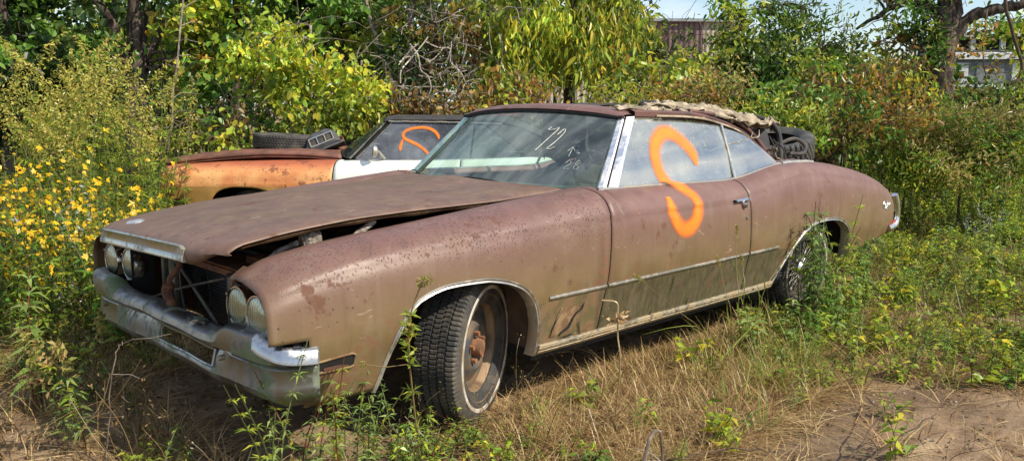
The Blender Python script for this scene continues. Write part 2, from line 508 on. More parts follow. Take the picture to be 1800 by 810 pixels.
class Body:
    def __init__(s, w=W, zt=ZT, crease=CREASE, front_top=True, deck=2.56):
        s.w, s.zt, s.crease, s.deck = w, zt, crease, deck
        s.cache = {}
    def section(s, x):
        """near side, y negative, from the sill up over the shoulder and inboard"""
        k = round(float(x), 4)
        if k in s.cache: return s.cache[k]
        w = float(s.w(x)); zt = float(s.zt(x)); b = .23; h = zt-b
        P = [(w-.085, b), (w-.055, b+.06), (w-.028, b+.30*h), (w-.002, b+.45*h), (w-.002, b+.66*h), (w-.016, b+.865*h), (w-.078, zt-.016)]
        if x < .86:
            P += [(w-.20, zt+.010), (w-.26, zt+.004), (.655, zt+.000), (.630, zt-.030)]
        else:
            dk = np.clip((x-s.deck)/.15, 0, 1)
            ins = w-.165
            P += [(ins, zt+.004), (ins-.015+dk*(.67-ins+.015), zt-.004+dk*.012), (ins-.03+dk*(.655-ins+.03), zt-.03+dk*.04)]
        Q = bspline(P, 14)
        zc = float(s.crease(x))
        Q[:, 0] += .0045*np.exp(-((Q[:, 1]-zc)/.010)**2) - .003*np.exp(-((Q[:, 1]-zc+.02)/.014)**2)
        s.cache[k] = Q
        return Q
    def y(s, x, z):
        Q = s.section(x); i = np.argmax(Q[:, 1])
        z = np.clip(z, Q[0, 1], Q[i, 1]-.004)
        return -float(np.interp(z, Q[:i+1, 1], Q[:i+1, 0]))-float(s.dent(x, z))
    def dent(s, x, z):
        Pd = np.stack([np.asarray(x, float), 0*np.asarray(x, float), np.asarray(z, float)], -1)
        return .0026*hashn(Pd, 2.6, 4)+.0010*hashn(Pd, 7.0, 2)
    def warp(s, P):
        """door gaps lean forwards towards the sill"""
        P = np.array(P, float)
        x, z = P[..., 0], P[..., 2]
        P[..., 0] = x + .09*(z-.80)*np.exp(-((x-.82)/.20)**2)
        return P
    def panel(s, xs, zlow, rows=44, side=-1, split=None):
        G = []
        for x in xs:
            Q = s.section(x); i = np.argmax(Q[:, 1])
            z0 = max(zlow(x), Q[0, 1])
            j = np.searchsorted(Q[:i, 1], z0)
            y0 = np.interp(z0, Q[:i, 1], Q[:i, 0])
            q = np.vstack([[y0, z0], Q[j:]]) if j < len(Q) else Q[-2:]
            d = np.r_[0, np.cumsum(np.linalg.norm(np.diff(q, axis=0), axis=1))]
            t = np.linspace(0, d[-1], rows)
            if split:
                zi = np.argmax(q[:, 1]); ds = float(np.interp(max(split[0], z0), q[:zi, 1], d[:zi]))
                t = np.r_[np.linspace(0, ds, split[1], endpoint=False), np.linspace(ds, d[-1], rows-split[1])]
            G.append(np.stack([np.full(rows, x), side*np.interp(t, d, q[:, 0]), np.interp(t, d, q[:, 1])], -1))
        G = s.warp(np.array(G))
        dn = s.dent(G[..., 0], G[..., 2])
        G[..., 1] += side*dn
        return G

def arch_fn(pts, base):
    P = np.array(pts)
    def f(x):
        if x <= P[0, 0] or x >= P[-1, 0]:
            return base(x)
        return max(base(x), float(np.interp(x, P[:, 0], P[:, 1])))
    return f

def cols(a, b, step, extra=()):
    n = max(2, int(round((b-a)/step))+1)
    xs = list(np.linspace(a, b, n)) + [e for e in extra if a < e < b]
    return sorted(set(round(float(x), 4) for x in xs))

FARCH = [(-.480, .29), (-.462, .34), (-.435, .42), (-.405, .495), (-.36, .570), (-.308, .618), (-.225, .645), (-.142, .654), (0, .651), (.062, .643), (.15, .620), (.23, .582), (.285, .525), (.325, .445), (.342, .36), (.345, .26)]
RARCH = [(2.375, .27), (2.415, .34), (2.498, .43), (2.58, .512), (2.661, .576), (2.74, .610), (2.805, .625), (2.9, .631), (3.0, .630), (3.12, .618), (3.21, .592), (3.29, .55), (3.335, .49), (3.355, .40), (3.36, .33)]
def dense_arch(A, n=6):
    S = spline(A, n); S[:, 0] = np.maximum.accumulate(S[:, 0]+np.arange(len(S))*1e-6); return S
FA, RA = dense_arch(FARCH), dense_arch(RARCH)
def zbase_front(x): return .30 if x < 0 else .27
def zbase_mid(x): return .285
def zbase_rear(x): return .285 if x < 2.9 else .34+.10*max(0, (x-3.4)/.85)

def arch_trim(body, A, side, parent, mat, name='arch_moulding', wid=.017, lip=.05):
    A = np.asarray(A); T = np.gradient(A, axis=0); T /= np.linalg.norm(T, axis=1)[:, None]
    N = np.stack([-T[:, 1], T[:, 0]], -1)
    G = []
    for (x, z), (nx, nz) in zip(A, N):
        row = []
        for off, dy in ((-.004, lip), (-.004, .004), (.000, -.007), (wid*.35, -.004), (wid*.45, -.0055), (wid*.8, -.009), (wid, -.006), (wid, .004)):
            px, pz = x+nx*off, z+nz*off
            yy = body.y(px, max(pz, .24))
            row.append((px, side*(-yy-dy), pz))
        G.append(row)
    mb = MB(); mb.grid(G, flip=side > 0)
    return mb.build(name, mat, parent, auto=50)

def strip(body, pts, prof, side, parent, mat, name):
    """moulding along (x,z) points; prof = [(dz, proud)]"""
    G = []
    for x, z in pts:
        G.append([(x, side*(-body.y(x, z+dz)+pr), z+dz) for dz, pr in prof])
    G = body.warp(np.array(G))
    mb = MB(); mb.grid(G)
    for e in (0, -1):
        mb.add(G[e], [tuple(range(len(prof)))])
    return mb.build(name, mat, parent, auto=50)

def wheel_well(A, side, parent, yo, yi=.50, mat=None, body=None):
    G = []
    A = np.asarray(A)
    c = np.array([(A[0, 0]+A[-1, 0])/2, .33])
    pts = [(c[0]+(x-c[0])*1.06, c[1]+(z-c[1])*1.05+.012) for x, z in A]
    G = [[(x, side*(yo(x, z)), z), (x, side*.80, z+.01), (x, side*yi, z+.02)] for x, z in pts]
    mb = MB(); mb.grid(G)
    row = [g[2] for g in G]
    mb.add(row + [(pts[-1][0], side*yi, .2), (pts[0][0], side*yi, .2)], [tuple(range(len(row)+2))])
    return mb.build('wheel_well', mat or M['well'], parent, smooth=False)

def make_tyre(parent, c, axis, R0=.33, width=.20, rim=.195, name='tyre', mat=None, nseg=200, lug=False, hole=True):
    """tread blocks are cut as geometry; axis points to the outer face"""
    ax = frame_axes(axis)
    hw = width/2
    # (axial, radius, tread flag)
    prof = [(-hw*.72, rim-.004, 0), (-hw*.86, rim+.012, 0), (-hw*.99, rim+.045, 0), (-hw*1.03, (rim+R0)/2+.012, 0), (-hw*.99, R0-.030, 0), (-hw*.93, R0-.012, 2), (-hw*.86, R0-.004, 1)]
    gro = [-.52, -.17, .17, .52]
    for g in gro:
        prof += [((g-.10)*hw, R0-.001, 1), ((g-.045)*hw, R0, 1), ((g-.04)*hw, R0-.009, 0), ((g+.04)*hw, R0-.009, 0), ((g+.045)*hw, R0, 1)]
    prof += [(hw*.86, R0-.004, 1), (hw*.93, R0-.012, 2), (hw*.99, R0-.030, 0), (hw*1.03, (rim+R0)/2+.012, 0), (hw*.99, rim+.045, 0), (hw*.86, rim+.012, 0), (hw*.72, rim-.004, 0)]
    G = []
    A = np.array(ax)
    per = 4
    for i in range(nseg*per//2):
        th = i*2*math.pi/(nseg*per//2)
        row = []
        for k, (h, r, f) in enumerate(prof):
            ph = (i + (2 if (k//5) % 2 else 0)) % per
            hh = h
            if f and ph == 0: r -= .005 if not lug else .014
            if f == 2 and ph == 0: r -= .004
            if f == 1: hh = h + .0035*math.sin(i*math.pi/2+.6)
            row.append(np.array(c)+A[2]*hh+r*(A[0]*math.cos(th)+A[1]*math.sin(th)))
        G.append(row)
    mb = MB(); mb.grid(G, closeu=True)
    return mb.build(name, mat or M['rubber'], parent, auto=28)

def make_wheel(parent, c, axis, name='wheel', wire=False, ww=True, R0=.33):
    ax = frame_axes(axis); A = np.array(ax); c = np.array(c, float)
    ty = make_tyre(None, c, axis, R0)
    wroot = empty(name, (0, 0, 0), 0, parent)
    ty.parent = wroot
    if ww:
        mb = MB(); mb.lathe([(.1015, .257), (.1045, .259), (.1045, .273), (.1010, .276)], A, c, 72)
        mb.build('whitewall_ring', M['whitewall'], wroot)
    mb = MB()
    mb.lathe([(.086, .236), (.094, .239), (.096, .232), (.088, .216), (.082, .205), (.066, .198), (.052, .190), (.018, .184), (-.060, .180)], A, c, 64)
    mb.build('rim', M['rim'] if not wire else M['rimchrome'], wroot)
    if not wire:
        mb = MB(); mb.lathe([(.030, .187), (.034, .172), (.030, .152), (.042, .128), (.056, .112), (.060, .095), (.050, .078), (.046, .045), (.046, .001)], A, c, 56)
        mb.build('wheel_disc', M['rim_dark'], wroot)
        mb = MB(); mb.lathe([(.046, .040), (.072, .038), (.084, .032), (.087, .018), (.087, .001)], A, c, 24)
        mb.build('hub', M['hubrust'], wroot)
        for k in range(5):
            t = k*2*math.pi/5+.4
            p = c + A[2]*.050 + .062*(A[0]*math.cos(t)+A[1]*math.sin(t))
            mb = MB(); mb.tube([p, p+A[2]*.020], .0115, 6)
            mb.build('lug_nut', M['hubrust'], wroot, smooth=False)
    else:
        mb = MB(); mb.lathe([(.03, .055), (.062, .050), (.075, .035), (.078, .001)], A, c, 24)
        mb.build('hub', M['chrome'], wroot)
        mb = MB()
        for k in range(40):
            t = k*2*math.pi/40; t2 = t + (.35 if k % 2 else -.35)
            a = c + A[2]*(.06 if k % 2 else .035) + .05*(A[0]*math.cos(t2)+A[1]*math.sin(t2))
            b = c + A[2]*.055 + .180*(A[0]*math.cos(t)+A[1]*math.sin(t))
            mb.tube([a, b], .0028, 4, False)
        mb.build('spokes', M['rimchrome'], wroot)
        mb = MB(); mb.lathe([(.0, .170), (-.02, .001)], A, c, 32); mb.build('wheel_back', M['black'], wroot)
    return wroot

B1 = Body()
car = empty('derelict_convertible')
tag(car, 'rust brown convertible with an orange S sprayed on its door and the bonnet ajar', 'car')

# --- panels, both sides
for side in (-1, 1):
    near = side < 0
    fa = arch_fn(FA, zbase_front)
    fx = cols(-.905, .792, .022, list(FA[:, 0]) + [FA[0, 0]-.001, FA[-1, 0]+.001, -.765])
    # the cap over the bumper end is cut off higher than the panel behind it
    G = B1.panel(fx, fa, 46, side, split=(.555, 12))
    mb = MB(); mb.grid(G, flip=not near)
    nr = G.shape[1]; i0 = fx.index(-.765)
    mb.F = [f for f in mb.F if not (max(f)//nr <= i0 and max(q % nr for q in f) <= 12)]
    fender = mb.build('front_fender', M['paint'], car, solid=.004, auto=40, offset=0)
    arch_trim(B1, FA, side, fender, M['trim'])
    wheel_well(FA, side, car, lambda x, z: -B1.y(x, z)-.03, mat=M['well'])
    dx = cols(.800, 2.022, .03)
    G = B1.panel(dx, zbase_mid, 46, side)
    mb = MB(); mb.grid(G, flip=not near)
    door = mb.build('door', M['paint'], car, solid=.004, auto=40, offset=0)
    ra = arch_fn(RA, zbase_rear)
    qx = cols(2.030, 4.286, .024, list(RA[:, 0]) + [RA[0, 0]-.001, RA[-1, 0]+.001])
    G = B1.panel(qx, ra, 46, side)
    mb = MB(); mb.grid(G, flip=not near)
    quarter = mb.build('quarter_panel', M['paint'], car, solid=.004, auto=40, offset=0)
    arch_trim(B1, RA, side, quarter, M['trim'])
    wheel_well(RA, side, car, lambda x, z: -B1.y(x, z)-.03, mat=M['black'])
    tp = [(0, .001), (.003, .008), (.008, .009), (.0095, .005), (.012, .009), (.018, .007), (.020, .001)]
    strip(B1, [(x, .513) for x in np.linspace(.385, .788, 14)], tp, side, fender, M['trim'], 'side_moulding')
    strip(B1, [(x, .513) for x in np.linspace(.806, 2.016, 30)], tp, side, door, M['trim'], 'side_moulding')
    strip(B1, [(x, .513) for x in np.linspace(2.036, 2.36, 10)], tp, side, quarter, M['trim'], 'side_moulding')
    rp_ = [(-.030, -.02), (-.028, .010), (-.014, .016), (-.012, .013), (-.008, .013), (-.006, .017), (.004, .017), (.006, .013), (.009, .013), (.011, .017), (.018, .014), (.020, -.01)]
    strip(B1, [(x, .292) for x in np.linspace(.362, 2.37, 50)], rp_, side, car, M['rocker'], 'rocker_moulding')
    # belt moulding
    bm = [(-.002, -.002), (-.001, .006), (.004, .006), (.006, -.004)]
    G = []
    for x in np.linspace(.86, 2.60, 60):
        zt = float(ZT(x)); y = W(x)-.150
        G.append([(x, side*(y+.006), zt-.004), (x, side*(y+.004), zt+.007), (x, side*(y-.008), zt+.010), (x, side*(y-.014), zt-.004)])
    mb = MB(); mb.grid(G, flip=not near); mb.build('belt_moulding', M['trim'], car, auto=60)
    G = []
    for x in np.linspace(2.60, 3.02, 20):
        zt = float(ZT(x)); y = W(x)-.150-.02*(x-2.6)
        G.append([(x, side*(y+.012), zt-.002), (x, side*(y+.008), zt+.010), (x, side*(y-.010), zt+.013), (x, side*(y-.02), zt)])
    mb = MB(); mb.grid(G, flip=not near); mb.build('deck_moulding', M['trim'], car, auto=60)
    # door handle and lock
    hb = MB()
    yh = lambda x, z: -B1.y(x, z)
    z0 = .838
    G = []
    for k, x in enumerate(np.linspace(1.86, 2.00, 12)):
        q = abs(k-5.5)/5.5; hh = .011*(1-.55*q**3)
        G.append([(x, side*(yh(x, z0)+.004), z0-hh), (x, side*(yh(x, z0)+.020), z0-hh*.9), (x, side*(yh(x, z0)+.030), z0), (x, side*(yh(x, z0)+.022), z0+hh*.9), (x, side*(yh(x, z0)+.004), z0+hh)])
    hb.grid(G, closev=True)
    hb.tube([(1.945, side*(yh(1.945, .825)+.004), .822), (1.95, side*(yh(1.95, .82)+.026), .815), (1.96, side*(yh(1.96, .80)+.012), .80)], .010, 8)
    hb.tube([(1.985, side*(yh(1.985, z0)), z0), (1.99, side*(yh(1.99, z0)+.026), z0)], .013, 10)
    hb.build('door_handle', M['chrome'], door)
    kx, kz = 1.985, .738
    kb = MB(); kb.tube([(kx, side*(yh(kx, kz)-.002), kz), (kx, side*(yh(kx, kz)+.007), kz)], .013, 16)
    kb.tube([(kx, side*(yh(kx, kz)+.007), kz), (kx, side*(yh(kx, kz)+.009), kz)], .006, 8)
    kb.build('door_lock', M['chrome'], door, auto=30)
    # glass
    def gy(z): return .800-.158*(z-.94)/.35
    frontA = lambda z: 1.002 + (z-.955)/.340*.325
    zs = np.linspace(.925, 1.300, 16)
    G = []
    for z in zs:
        x0 = frontA(z); x1 = 2.072+.052*(z-.93)/.32
        row = []
        for x in np.linspace(x0, x1, 24):
            ztop = 1.302-.055*((x-1.33)/.8)**2 if x > 1.33 else 1.302
            zz = min(z, ztop)
            row.append((x, side*(gy(zz)+.012*math.sin(math.pi*(zz-.93)/.36)), zz))
        G.append(row)
    mb = MB(); mb.grid(G, flip=near); mb.build('side_window', M['sideglass'] if near else M['clearglass'], door, auto=0)
    # quarter glass
    rail = lambda x: np.interp(x, [1.33, 1.84, 2.12, 2.36, 2.50, 2.63], [1.302, 1.285, 1.245, 1.185, 1.105, 1.012])
    G = []
    for x in np.linspace(2.085, 2.63, 20):
        zlo = float(ZT(x))-.012; zhi = max(float(rail(x)), zlo+.004)
        G.append([(x, side*(gy(z)+.010*math.sin(math.pi*np.clip((z-.93)/.36, 0, 1))-.004), z) for z in np.linspace(zlo, zhi, 12)])
    mb = MB(); mb.grid(G, flip=not near); mb.build('quarter_window', M['sideglass'] if near else M['clearglass'], car, auto=0)
    # divider between the panes
    mb = MB(); P = [(2.078+.052*(z-.93)/.32, side*(gy(z)+.012), z) for z in np.linspace(.93, 1.25, 8)]
    G = [[(x-.010, y, z), (x-.008, y+side*.008, z), (x+.008, y+side*.008, z), (x+.010, y, z), (x, y-side*.012, z)] for x, y, z in P]
    mb.grid(G, closev=True); mb.build('window_divider', M['trim'], car, auto=50)
    # windscreen pillar: two bright strips with a dark joint
    root = empty('windscreen_pillar', (0, 0, 0), 0, car)
    lo1, hi1 = np.array((.925, .757, .952)), np.array((1.255, .612, 1.298))
    lo2, hi2 = np.array((.958, .790, .955)), np.array((1.285, .632, 1.300))
    lo3, hi3 = np.array((1.010, .815, .958)), np.array((1.330, .655, 1.302))
    def bar(a0, a1, b0, b1, mat, nm, th=.02):
        mb = MB(); G = []
        for t in np.linspace(0, 1, 10):
            bow = math.sin(math.pi*t)*.006
            p = a0+(a1-a0)*t; q = b0+(b1-b0)*t
            mid = (p+q)/2 + np.array((-.004, .008, 0)) + np.array((0, bow, 0))
            ins = np.array((.012, -th, -.004))
            G.append([(v[0], side*v[1], v[2]) for v in (p+ins, p, mid, q, q+ins)])
        mb.grid(G, closev=True, flip=not near); mb.build(nm, mat, root, auto=40)
    bar(lo1, hi1, lo1+(lo2-lo1)*.86, hi1+(hi2-hi1)*.86, M['pillar'], 'reveal_strip')
    bar(lo1+(.012, -.012, 0), hi1+(.012, -.012, 0), lo3+(0, -.012, 0), hi3+(0, -.012, 0), M['black'], 'pillar_core', .03)
    bar(lo2+(.004, .002, 0), hi2+(.004, .002, 0), lo3, hi3, M['pillar'], 'vent_strip')

# --- windscreen, header, cowl
def ws_pt(s, t):
    """s -1..1 across (near..far), t 0..1 up"""
    a = abs(s)
    xb = .66 + .265*a**2.3; yb = .757*s; zb = .962 - .010*a*a
    xt = 1.185 + .072*a**2.2; yt = .612*s; zt = 1.330 - .034*a**2
    return np.array((xb+(xt-xb)*t - .016*math.sin(math.pi*t), yb+(yt-yb)*t, zb+(zt-zb)*t))
G = [[ws_pt(s, t) for t in np.linspace(0, 1, 12)] for s in np.linspace(-1, 1, 40)]
mb = MB(); mb.grid(G, flip=True)
wsobj = mb.build('windscreen', M['ws'], car, auto=0)
# rubber gasket and painted header
G = []
for s in np.linspace(-1.04, 1.04, 40):
    p = ws_pt(max(-1, min(1, s)), 1); p[1] += (s-max(-1, min(1, s)))*.6
    G.append([p+(-.004, 0, -.012), p+(-.016, 0, -.004), p+(-.014, 0, .006), p+(.0, 0, .010), p+(.01, 0, -.012)])
mb = MB(); mb.grid(G, closev=True); mb.build('windscreen_gasket', M['black'], car)
G = []
for s in np.linspace(-1.05, 1.05, 40):
    p = ws_pt(max(-1, min(1, s)), 1); p[1] += (s-max(-1, min(1, s)))*.6
    e = 1-.45*abs(s)**6
    G.append([p+np.array(v)*e for v in ((-.006, 0, .006), (-.012, 0, .014), (.012, 0, .030), (.07, 0, .040), (.15, 0, .042), (.20, 0, .036), (.215, 0, .018), (.20, 0, .0), (.05, 0, -.012))])
mb = MB(); mb.grid(G, closev=True); mb.build('roof_header', M['paint'], car, auto=60)
G = [[ws_pt(s, 0)+v for v in ((.03, 0, -.03), (.004, 0, -.012), (-.012, 0, -.004), (-.020, 0, -.010), (-.10, 0, -.022))] for s in np.linspace(-1, 1, 30)]
mb = MB(); mb.grid(G); mb.build('cowl_panel', M['rustdark'], car)
mb = MB()
mb.tube(spline([ws_pt(-.52, 0)+(-.03, 0, .004), ws_pt(-.2, .045)+(-.02, 0, .004), ws_pt(.12, .03)+(-.02, 0, .004)], 6), .004, 6)
mb.tube(spline([ws_pt(.42, 0)+(-.03, 0, .004), ws_pt(.68, .05)+(-.02, 0, .004), ws_pt(.86, .04)+(-.02, 0, .004)], 6), .004, 6)
mb.build('wiper', M['black'], car)

# --- bonnet: sprung up at the near front corner
HE = smooth_interp([(-1.02, .785), (-.912, .802), (-.67, .846), (-.40, .878), (-.118, .896), (.375, .916), (.80, .955)], .05)
def hood_pt(x, y, under=0):
    a = y/.64
    lift = .048*np.clip((.80-x)/1.7, 0, 1)*np.clip((1-a)/2, 0, 1)**1.0 + .010*np.clip((.80-x)/1.7, 0, 1)
    z = float(HE(x)) + .034*(1-a*a)*(1-.3*np.clip((-.6-x)/.4, 0, 1)) + .010*math.exp(-(y/.13)**2)*np.clip((x+.95)/.3, 0, 1) + lift
    # rolled edges
    z -= .007*np.clip((abs(a)-.93)/.07, 0, 1)**2
    return np.array((x, y, z-under))
def hood_front(y):
    a = abs(y)/.64
    return -1.0 + .045*a**2 + .050*np.clip((a-.72)/.28, 0, 1)**2
G = []
for y in np.linspace(-.645, .645, 61):
    xf = hood_front(y); xr = .76 - .0*abs(y) if abs(y) > 2 else .63+.165*(abs(y)/.645)**2.2
    row = []
    for t in np.linspace(0, 1, 70):
        x = xf + (xr-xf)*t
        p = hood_pt(x, y)
        d = (x-xf)
        if d < .06: p[2] -= .014*(1-d/.06)**2
        row.append(p)
    # rolled front lip
    p = row[0]
    lip = [p+np.array((.004, 0, -.055*np.clip((.62-abs(y))/.12,.15,1))), p+np.array((-.006, 0, -.035*np.clip((.62-abs(y))/.12,.2,1))), p+np.array((-.008, 0, -.012))]
    G.append(lip+row)
mb = MB(); mb.grid(G, flip=True)
hood = mb.build('bonnet', M['paint'], car, solid=.004, auto=50)
# inner frame of the bonnet seen along the raised edge
for side in (-1, 1):
    G = []
    for x in np.linspace(-.86, .74, 40):
        p = hood_pt(x, side*.640)
        wob = .003*math.sin(x*21)
        G.append([p+np.array((0, side*.003, -.006)), p+np.array((0, -side*.004, -.015+wob)), p+np.array((0, -side*.030, -.024+wob)), p+np.array((0, -side*.060, -.012))])
    mb = MB(); mb.grid(G, flip=side > 0); mb.build('bonnet_frame', M['tan_rust'], hood, auto=40)
# bright lip moulding across the bonnet's nose
G = []
for s in np.linspace(-1, 1, 50):
    y = .45*s; xf = hood_front(y); p = hood_pt(xf, y)
    e = math.sqrt(max(0, 1-abs(s)**22))
    p[2] -= .016
    G.append([p+np.array(v) for v in ((-.004, 0, .012*e), (-.016, 0, .016*e), (-.020, 0, .010*e), (-.014, 0, .004*e), (-.016, 0, -.022), (-.022, 0, -.026), (-.024, 0, -.044), (-.016, 0, -.050), (-.002, 0, -.048))])
mb = MB(); mb.grid(G, closev=True)
mb.add(G[0], [tuple(range(9))]); mb.add(G[-1], [tuple(range(9))[::-1]])
mb.build('nose_moulding', chrome('nose_chrome', (.42, .42, .38), .20, (.17, .16, .10), .55), hood, auto=50)
# oval badge on the bonnet
c = hood_pt(-.90, .30); G = []
for k in range(24):
    t = k*2*math.pi/24
    row = []
    for r, h in ((1, -.003), (1, .006), (.86, .010), (.80, .006), (.5, .012), (.01, .014)):
        x = c[0]+r*.034*math.cos(t); y = c[1]+r*.062*math.sin(t)
        q = hood_pt(x, y); row.append(q+np.array((0, 0, h)))
    G.append(row)
mb = MB(); mb.grid(G, closeu=True); mb.build('badge', simple('badge_grey', (.62, .64, .66), (.35, .37, .38), .35, .6, 30), hood)
# cowl vent slots behind the bonnet
mb = MB()
for k in range(16):
    y = -.12-.028*k/1.2
    p = hood_pt(.55+.10*(abs(y)/.64)**2, y)
    mb.box(p+np.array((0, 0, .0015)), (.03, .007, .002))
mb.build('vent_slots', M['black'], hood, smooth=False)

# --- nose: lamps, grille cavity
nose = empty('front_end', (0, 0, 0), 0, car)
for side in (-1, 1):
    lz = .622
    G = []
    # cowl that closes the fender nose over the lamps
    mb = MB()
    x0 = -.900
    top = [(x0+.012, side*y, float(ZT(x0))+.003-.9*max(0, y-.74)**1.6) for y in np.linspace(.60, .835, 10)]
    G = [[(t[0]+dx, t[1], t[2]+dz) for dx, dz in ((.05, .030), (.0, -.002), (-.002, -.010), (.030, -.016), (.12, -.016))] for t in top]
    mb.grid(G); mb.build('lamp_brow', M['paint'], nose, auto=50)
    mb = MB()
    mb.box((-.78, side*.685, .59), (.012, .34, .25))
    mb.box((-.81, side*.505, .61), (.10, .010, .26))
    mb.build('lamp_bucket_panel', M['black'], nose, smooth=False)
    for ly, lx in ((.560, -.845), (.752, -.862)):
        n = Vector((-1, -.06, .02)); A = frame_axes(n)
        lamp = MB(); lamp.lathe([(-.010, .071), (.004, .070), (.011, .058), (.016, .035), (.018, .001)], np.array(A), (lx, side*ly, lz), 40)
        lo = lamp.build('headlight', M['lamp'], nose)
        rg = MB(); rg.lathe([(-.03, .080), (.000, .080), (.008, .077), (.008, .072), (.000, .0695), (-.02, .069)], np.array(A), (lx, side*ly, lz), 40)
        rg.build('headlight_ring', M['chrome'], lo)
        bk = MB(); bk.lathe([(-.02, .079), (-.05, .070), (-.075, .045), (-.08, .001)], np.array(A), (lx, side*ly, lz), 24)
        bk.build('headlight_bucket', M['rustdark'], lo)
        sc_ = MB()
        for q in (.7, 2.6, 4.4):
            p = np.array((lx, side*ly, lz)) + np.array(A[0])*.079*math.cos(q)+np.array(A[1])*.079*math.sin(q)
            sc_.tube([p, p+np.array(A[2])*.012], .005, 6)
        sc_.build('headlight_screw', M['trim'], lo)
mb = MB(); mb.box((-.60, -.03, .575), (.04, .86, .37)); mb.build('radiator', M['radiator'], nose, smooth=False)
mb = MB()
mb.box((-.56, 0, .58), (.03, 1.34, .42)); mb.build('radiator_support', M['black'], nose, smooth=False)
mb = MB(); mb.box((-.72, 0, .735), (.18, 1.16, .016)); mb.box((-.80, 0, .722), (.02, 1.16, .035)); mb.box((-.68, -.42, .758), (.08, .10, .03))
mb.build('tie_bar', M['rustbrown'], nose, bevel=.004)
og = simple('olive_grime', (.13, .125, .085), (.05, .045, .03), .8)
for c_, d_ in (((-.80, .16, .57), (.02, .065, .30)), ((-.74, .33, .56), (.09, .03, .28)), ((-.78, -.40, .66), (.05, .05, .12))):
    mb = MB(); mb.box(c_, d_); mb.build('grille_bracket', og, nose, bevel=.004)
mb = MB()
mb.tube(spline([(-.86, -.10, .77), (-.87, -.085, .71), (-.90, -.06, .66), (-.90, -.055, .63)], 6), .011, 8)
mb.tube(spline([(-.90, -.055, .64), (-.905, -.04, .60), (-.895, -.05, .56), (-.90, -.045, .53)], 6), [.012]+[.024]*9+[.020]*8+[.008], 10)
mb.build('bonnet_latch', M['rustbrown'], nose)
mb = MB()
mb.tube(spline([(-.80, .22, .735), (-.82, -.05, .64), (-.84, -.33, .53), (-.84, -.42, .47)], 6), .007, 6)
mb.tube(spline([(-.82, -.40, .70), (-.83, .0, .60), (-.86, .30, .51)], 6), .005, 6)
mb.tube(spline([(-.80, .10, .72), (-.84, -.02, .58), (-.85, -.10, .48)], 6), .004, 6)
mb.build('loose_cables', simple('cable_grey', (.10, .09, .075), (.05, .045, .04), .8), nose)
mb = MB(); mb.box((-.42, 0, .40), (.20, 1.3, .03)); mb.box((-.45, 0, .47), (.3, 1.3, .02)); mb.build('splash_pan', M['black'], nose, smooth=False)

for side in (-1, 1):
    mb = MB(); mb.lathe([(0, .001), (.012, .03), (.016, .055), (.004, .062), (-.02, .055), (-.03, .02), (-.05, .015)], np.array(frame_axes((-1, .1*side, -.1))), (-.74, side*.33-.05, .56), 24)
    mb.tube(spline([(-.72, side*.33-.05, .56), (-.68, side*.36-.05, .50), (-.66, side*.40-.05, .44)], 5), .02, 8); mb.build('horn', M['rustdark'], nose)
mb = MB()
for k in range(5):
    P = [(-.66+.02*rng.normal(), -.5+.25*k+.05*rng.normal(), .74)]
    for q in range(4): P.append((P[-1][0]-.03*rng.random(), P[-1][1]+.07*rng.normal(), P[-1][2]-.07))
    mb.tube(spline(P, 5), .004, 5)
mb.build('wiring', M['black'], nose)
# --- front bumper
bumper = empty('front_bumper', (0, 0, 0), 0, car)
BX = smooth_interp([(-.965, -.62), (-.945, -.74), (-.93, -.82), (-.90, -.87), (-.84, -.905), (-.70, -.930), (-.45, -.950), (0, -.965), (.45, -.975), (.70, -.960), (.84, -.93), (.90, -.895), (.93, -.84), (.945, -.74), (.965, -.62)], .008)
def bz(y):
    a = abs(y)
    hump = .5*(1+math.tanh((a-(.44 if y > 0 else .58))/.03))
    sag = .016*(1-(y/.9)**2)
    return hump, sag
ys = np.r_[np.linspace(-.944, -.88, 14), np.linspace(-.87, .87, 80), np.linspace(.88, .944, 14)]
def brow(y, part):
    hmp, sag = bz(y); x = float(BX(y)); a = abs(y); e = np.clip((a-.80)/.14, 0, 1)
    dent = .004*math.sin(y*7+1)+.003*math.sin(y*17)
    nx = np.array((1.0, 0)) if a < .86 else np.array((math.cos((a-.86)/.093*1.2), -math.copysign(math.sin((a-.86)/.093*1.2), y)))
    def P(off, z): return (x+nx[0]*off+dent*.4, y+nx[1]*off, z+sag+dent*.5)
    zt = .530+.045*hmp*(1-e)
    if part == 0:   # upper bar
        return [P(.09-.03*hmp, zt-.045), P(.085-.02*hmp, zt-.004), P(.05, zt+.004), P(.015, zt-.002), P(.0, zt-.014), P(-.006, zt-.035-.02*hmp), P(.004, .478), P(.03, .468), P(.075, .460)]
    lowz = .350-.0*e
    return [P(.035, .474), P(.022+.02*(1-hmp), .455), P(.030, .430)], [P(.026, .392), P(.022, lowz+.016), P(.032, lowz-.006), P(.050, lowz-.022), P(.075, lowz-.036), P(.10, lowz-.034)]
G = [brow(y, 0) for y in ys]
mb = MB(); mb.grid(G, closev=True, flip=False)
mb.add(G[0], [tuple(range(9))]); mb.add(G[-1], [tuple(range(9))[::-1]])
mb.build('bumper_bar', M['bumper'], bumper, auto=32)
# lower valance with the air slot left open
G = []
for y in ys:
    a, b = brow(y, 1); slot = 0
    G.append(a+b)
G = np.array(G)
SL = .36
keep = []
nn = G.shape[1]
Vv = G.reshape(-1, 3); Ff = []
for i in range(len(ys)-1):
    for j in range(nn-1):
        ym = (ys[i]+ys[i+1])/2
        if j in (1, 2) and -.50 < ym < -.03: continue
        Ff.append((i*nn+j, (i+1)*nn+j, (i+1)*nn+j+1, i*nn+j+1))
o = fast_mesh('valance', Vv, Ff, M['bumper'], bumper, True)
md = o.modifiers.new('s', 'SOLIDIFY'); md.thickness = .004
o.data.set_sharp_from_angle(angle=math.radians(32))
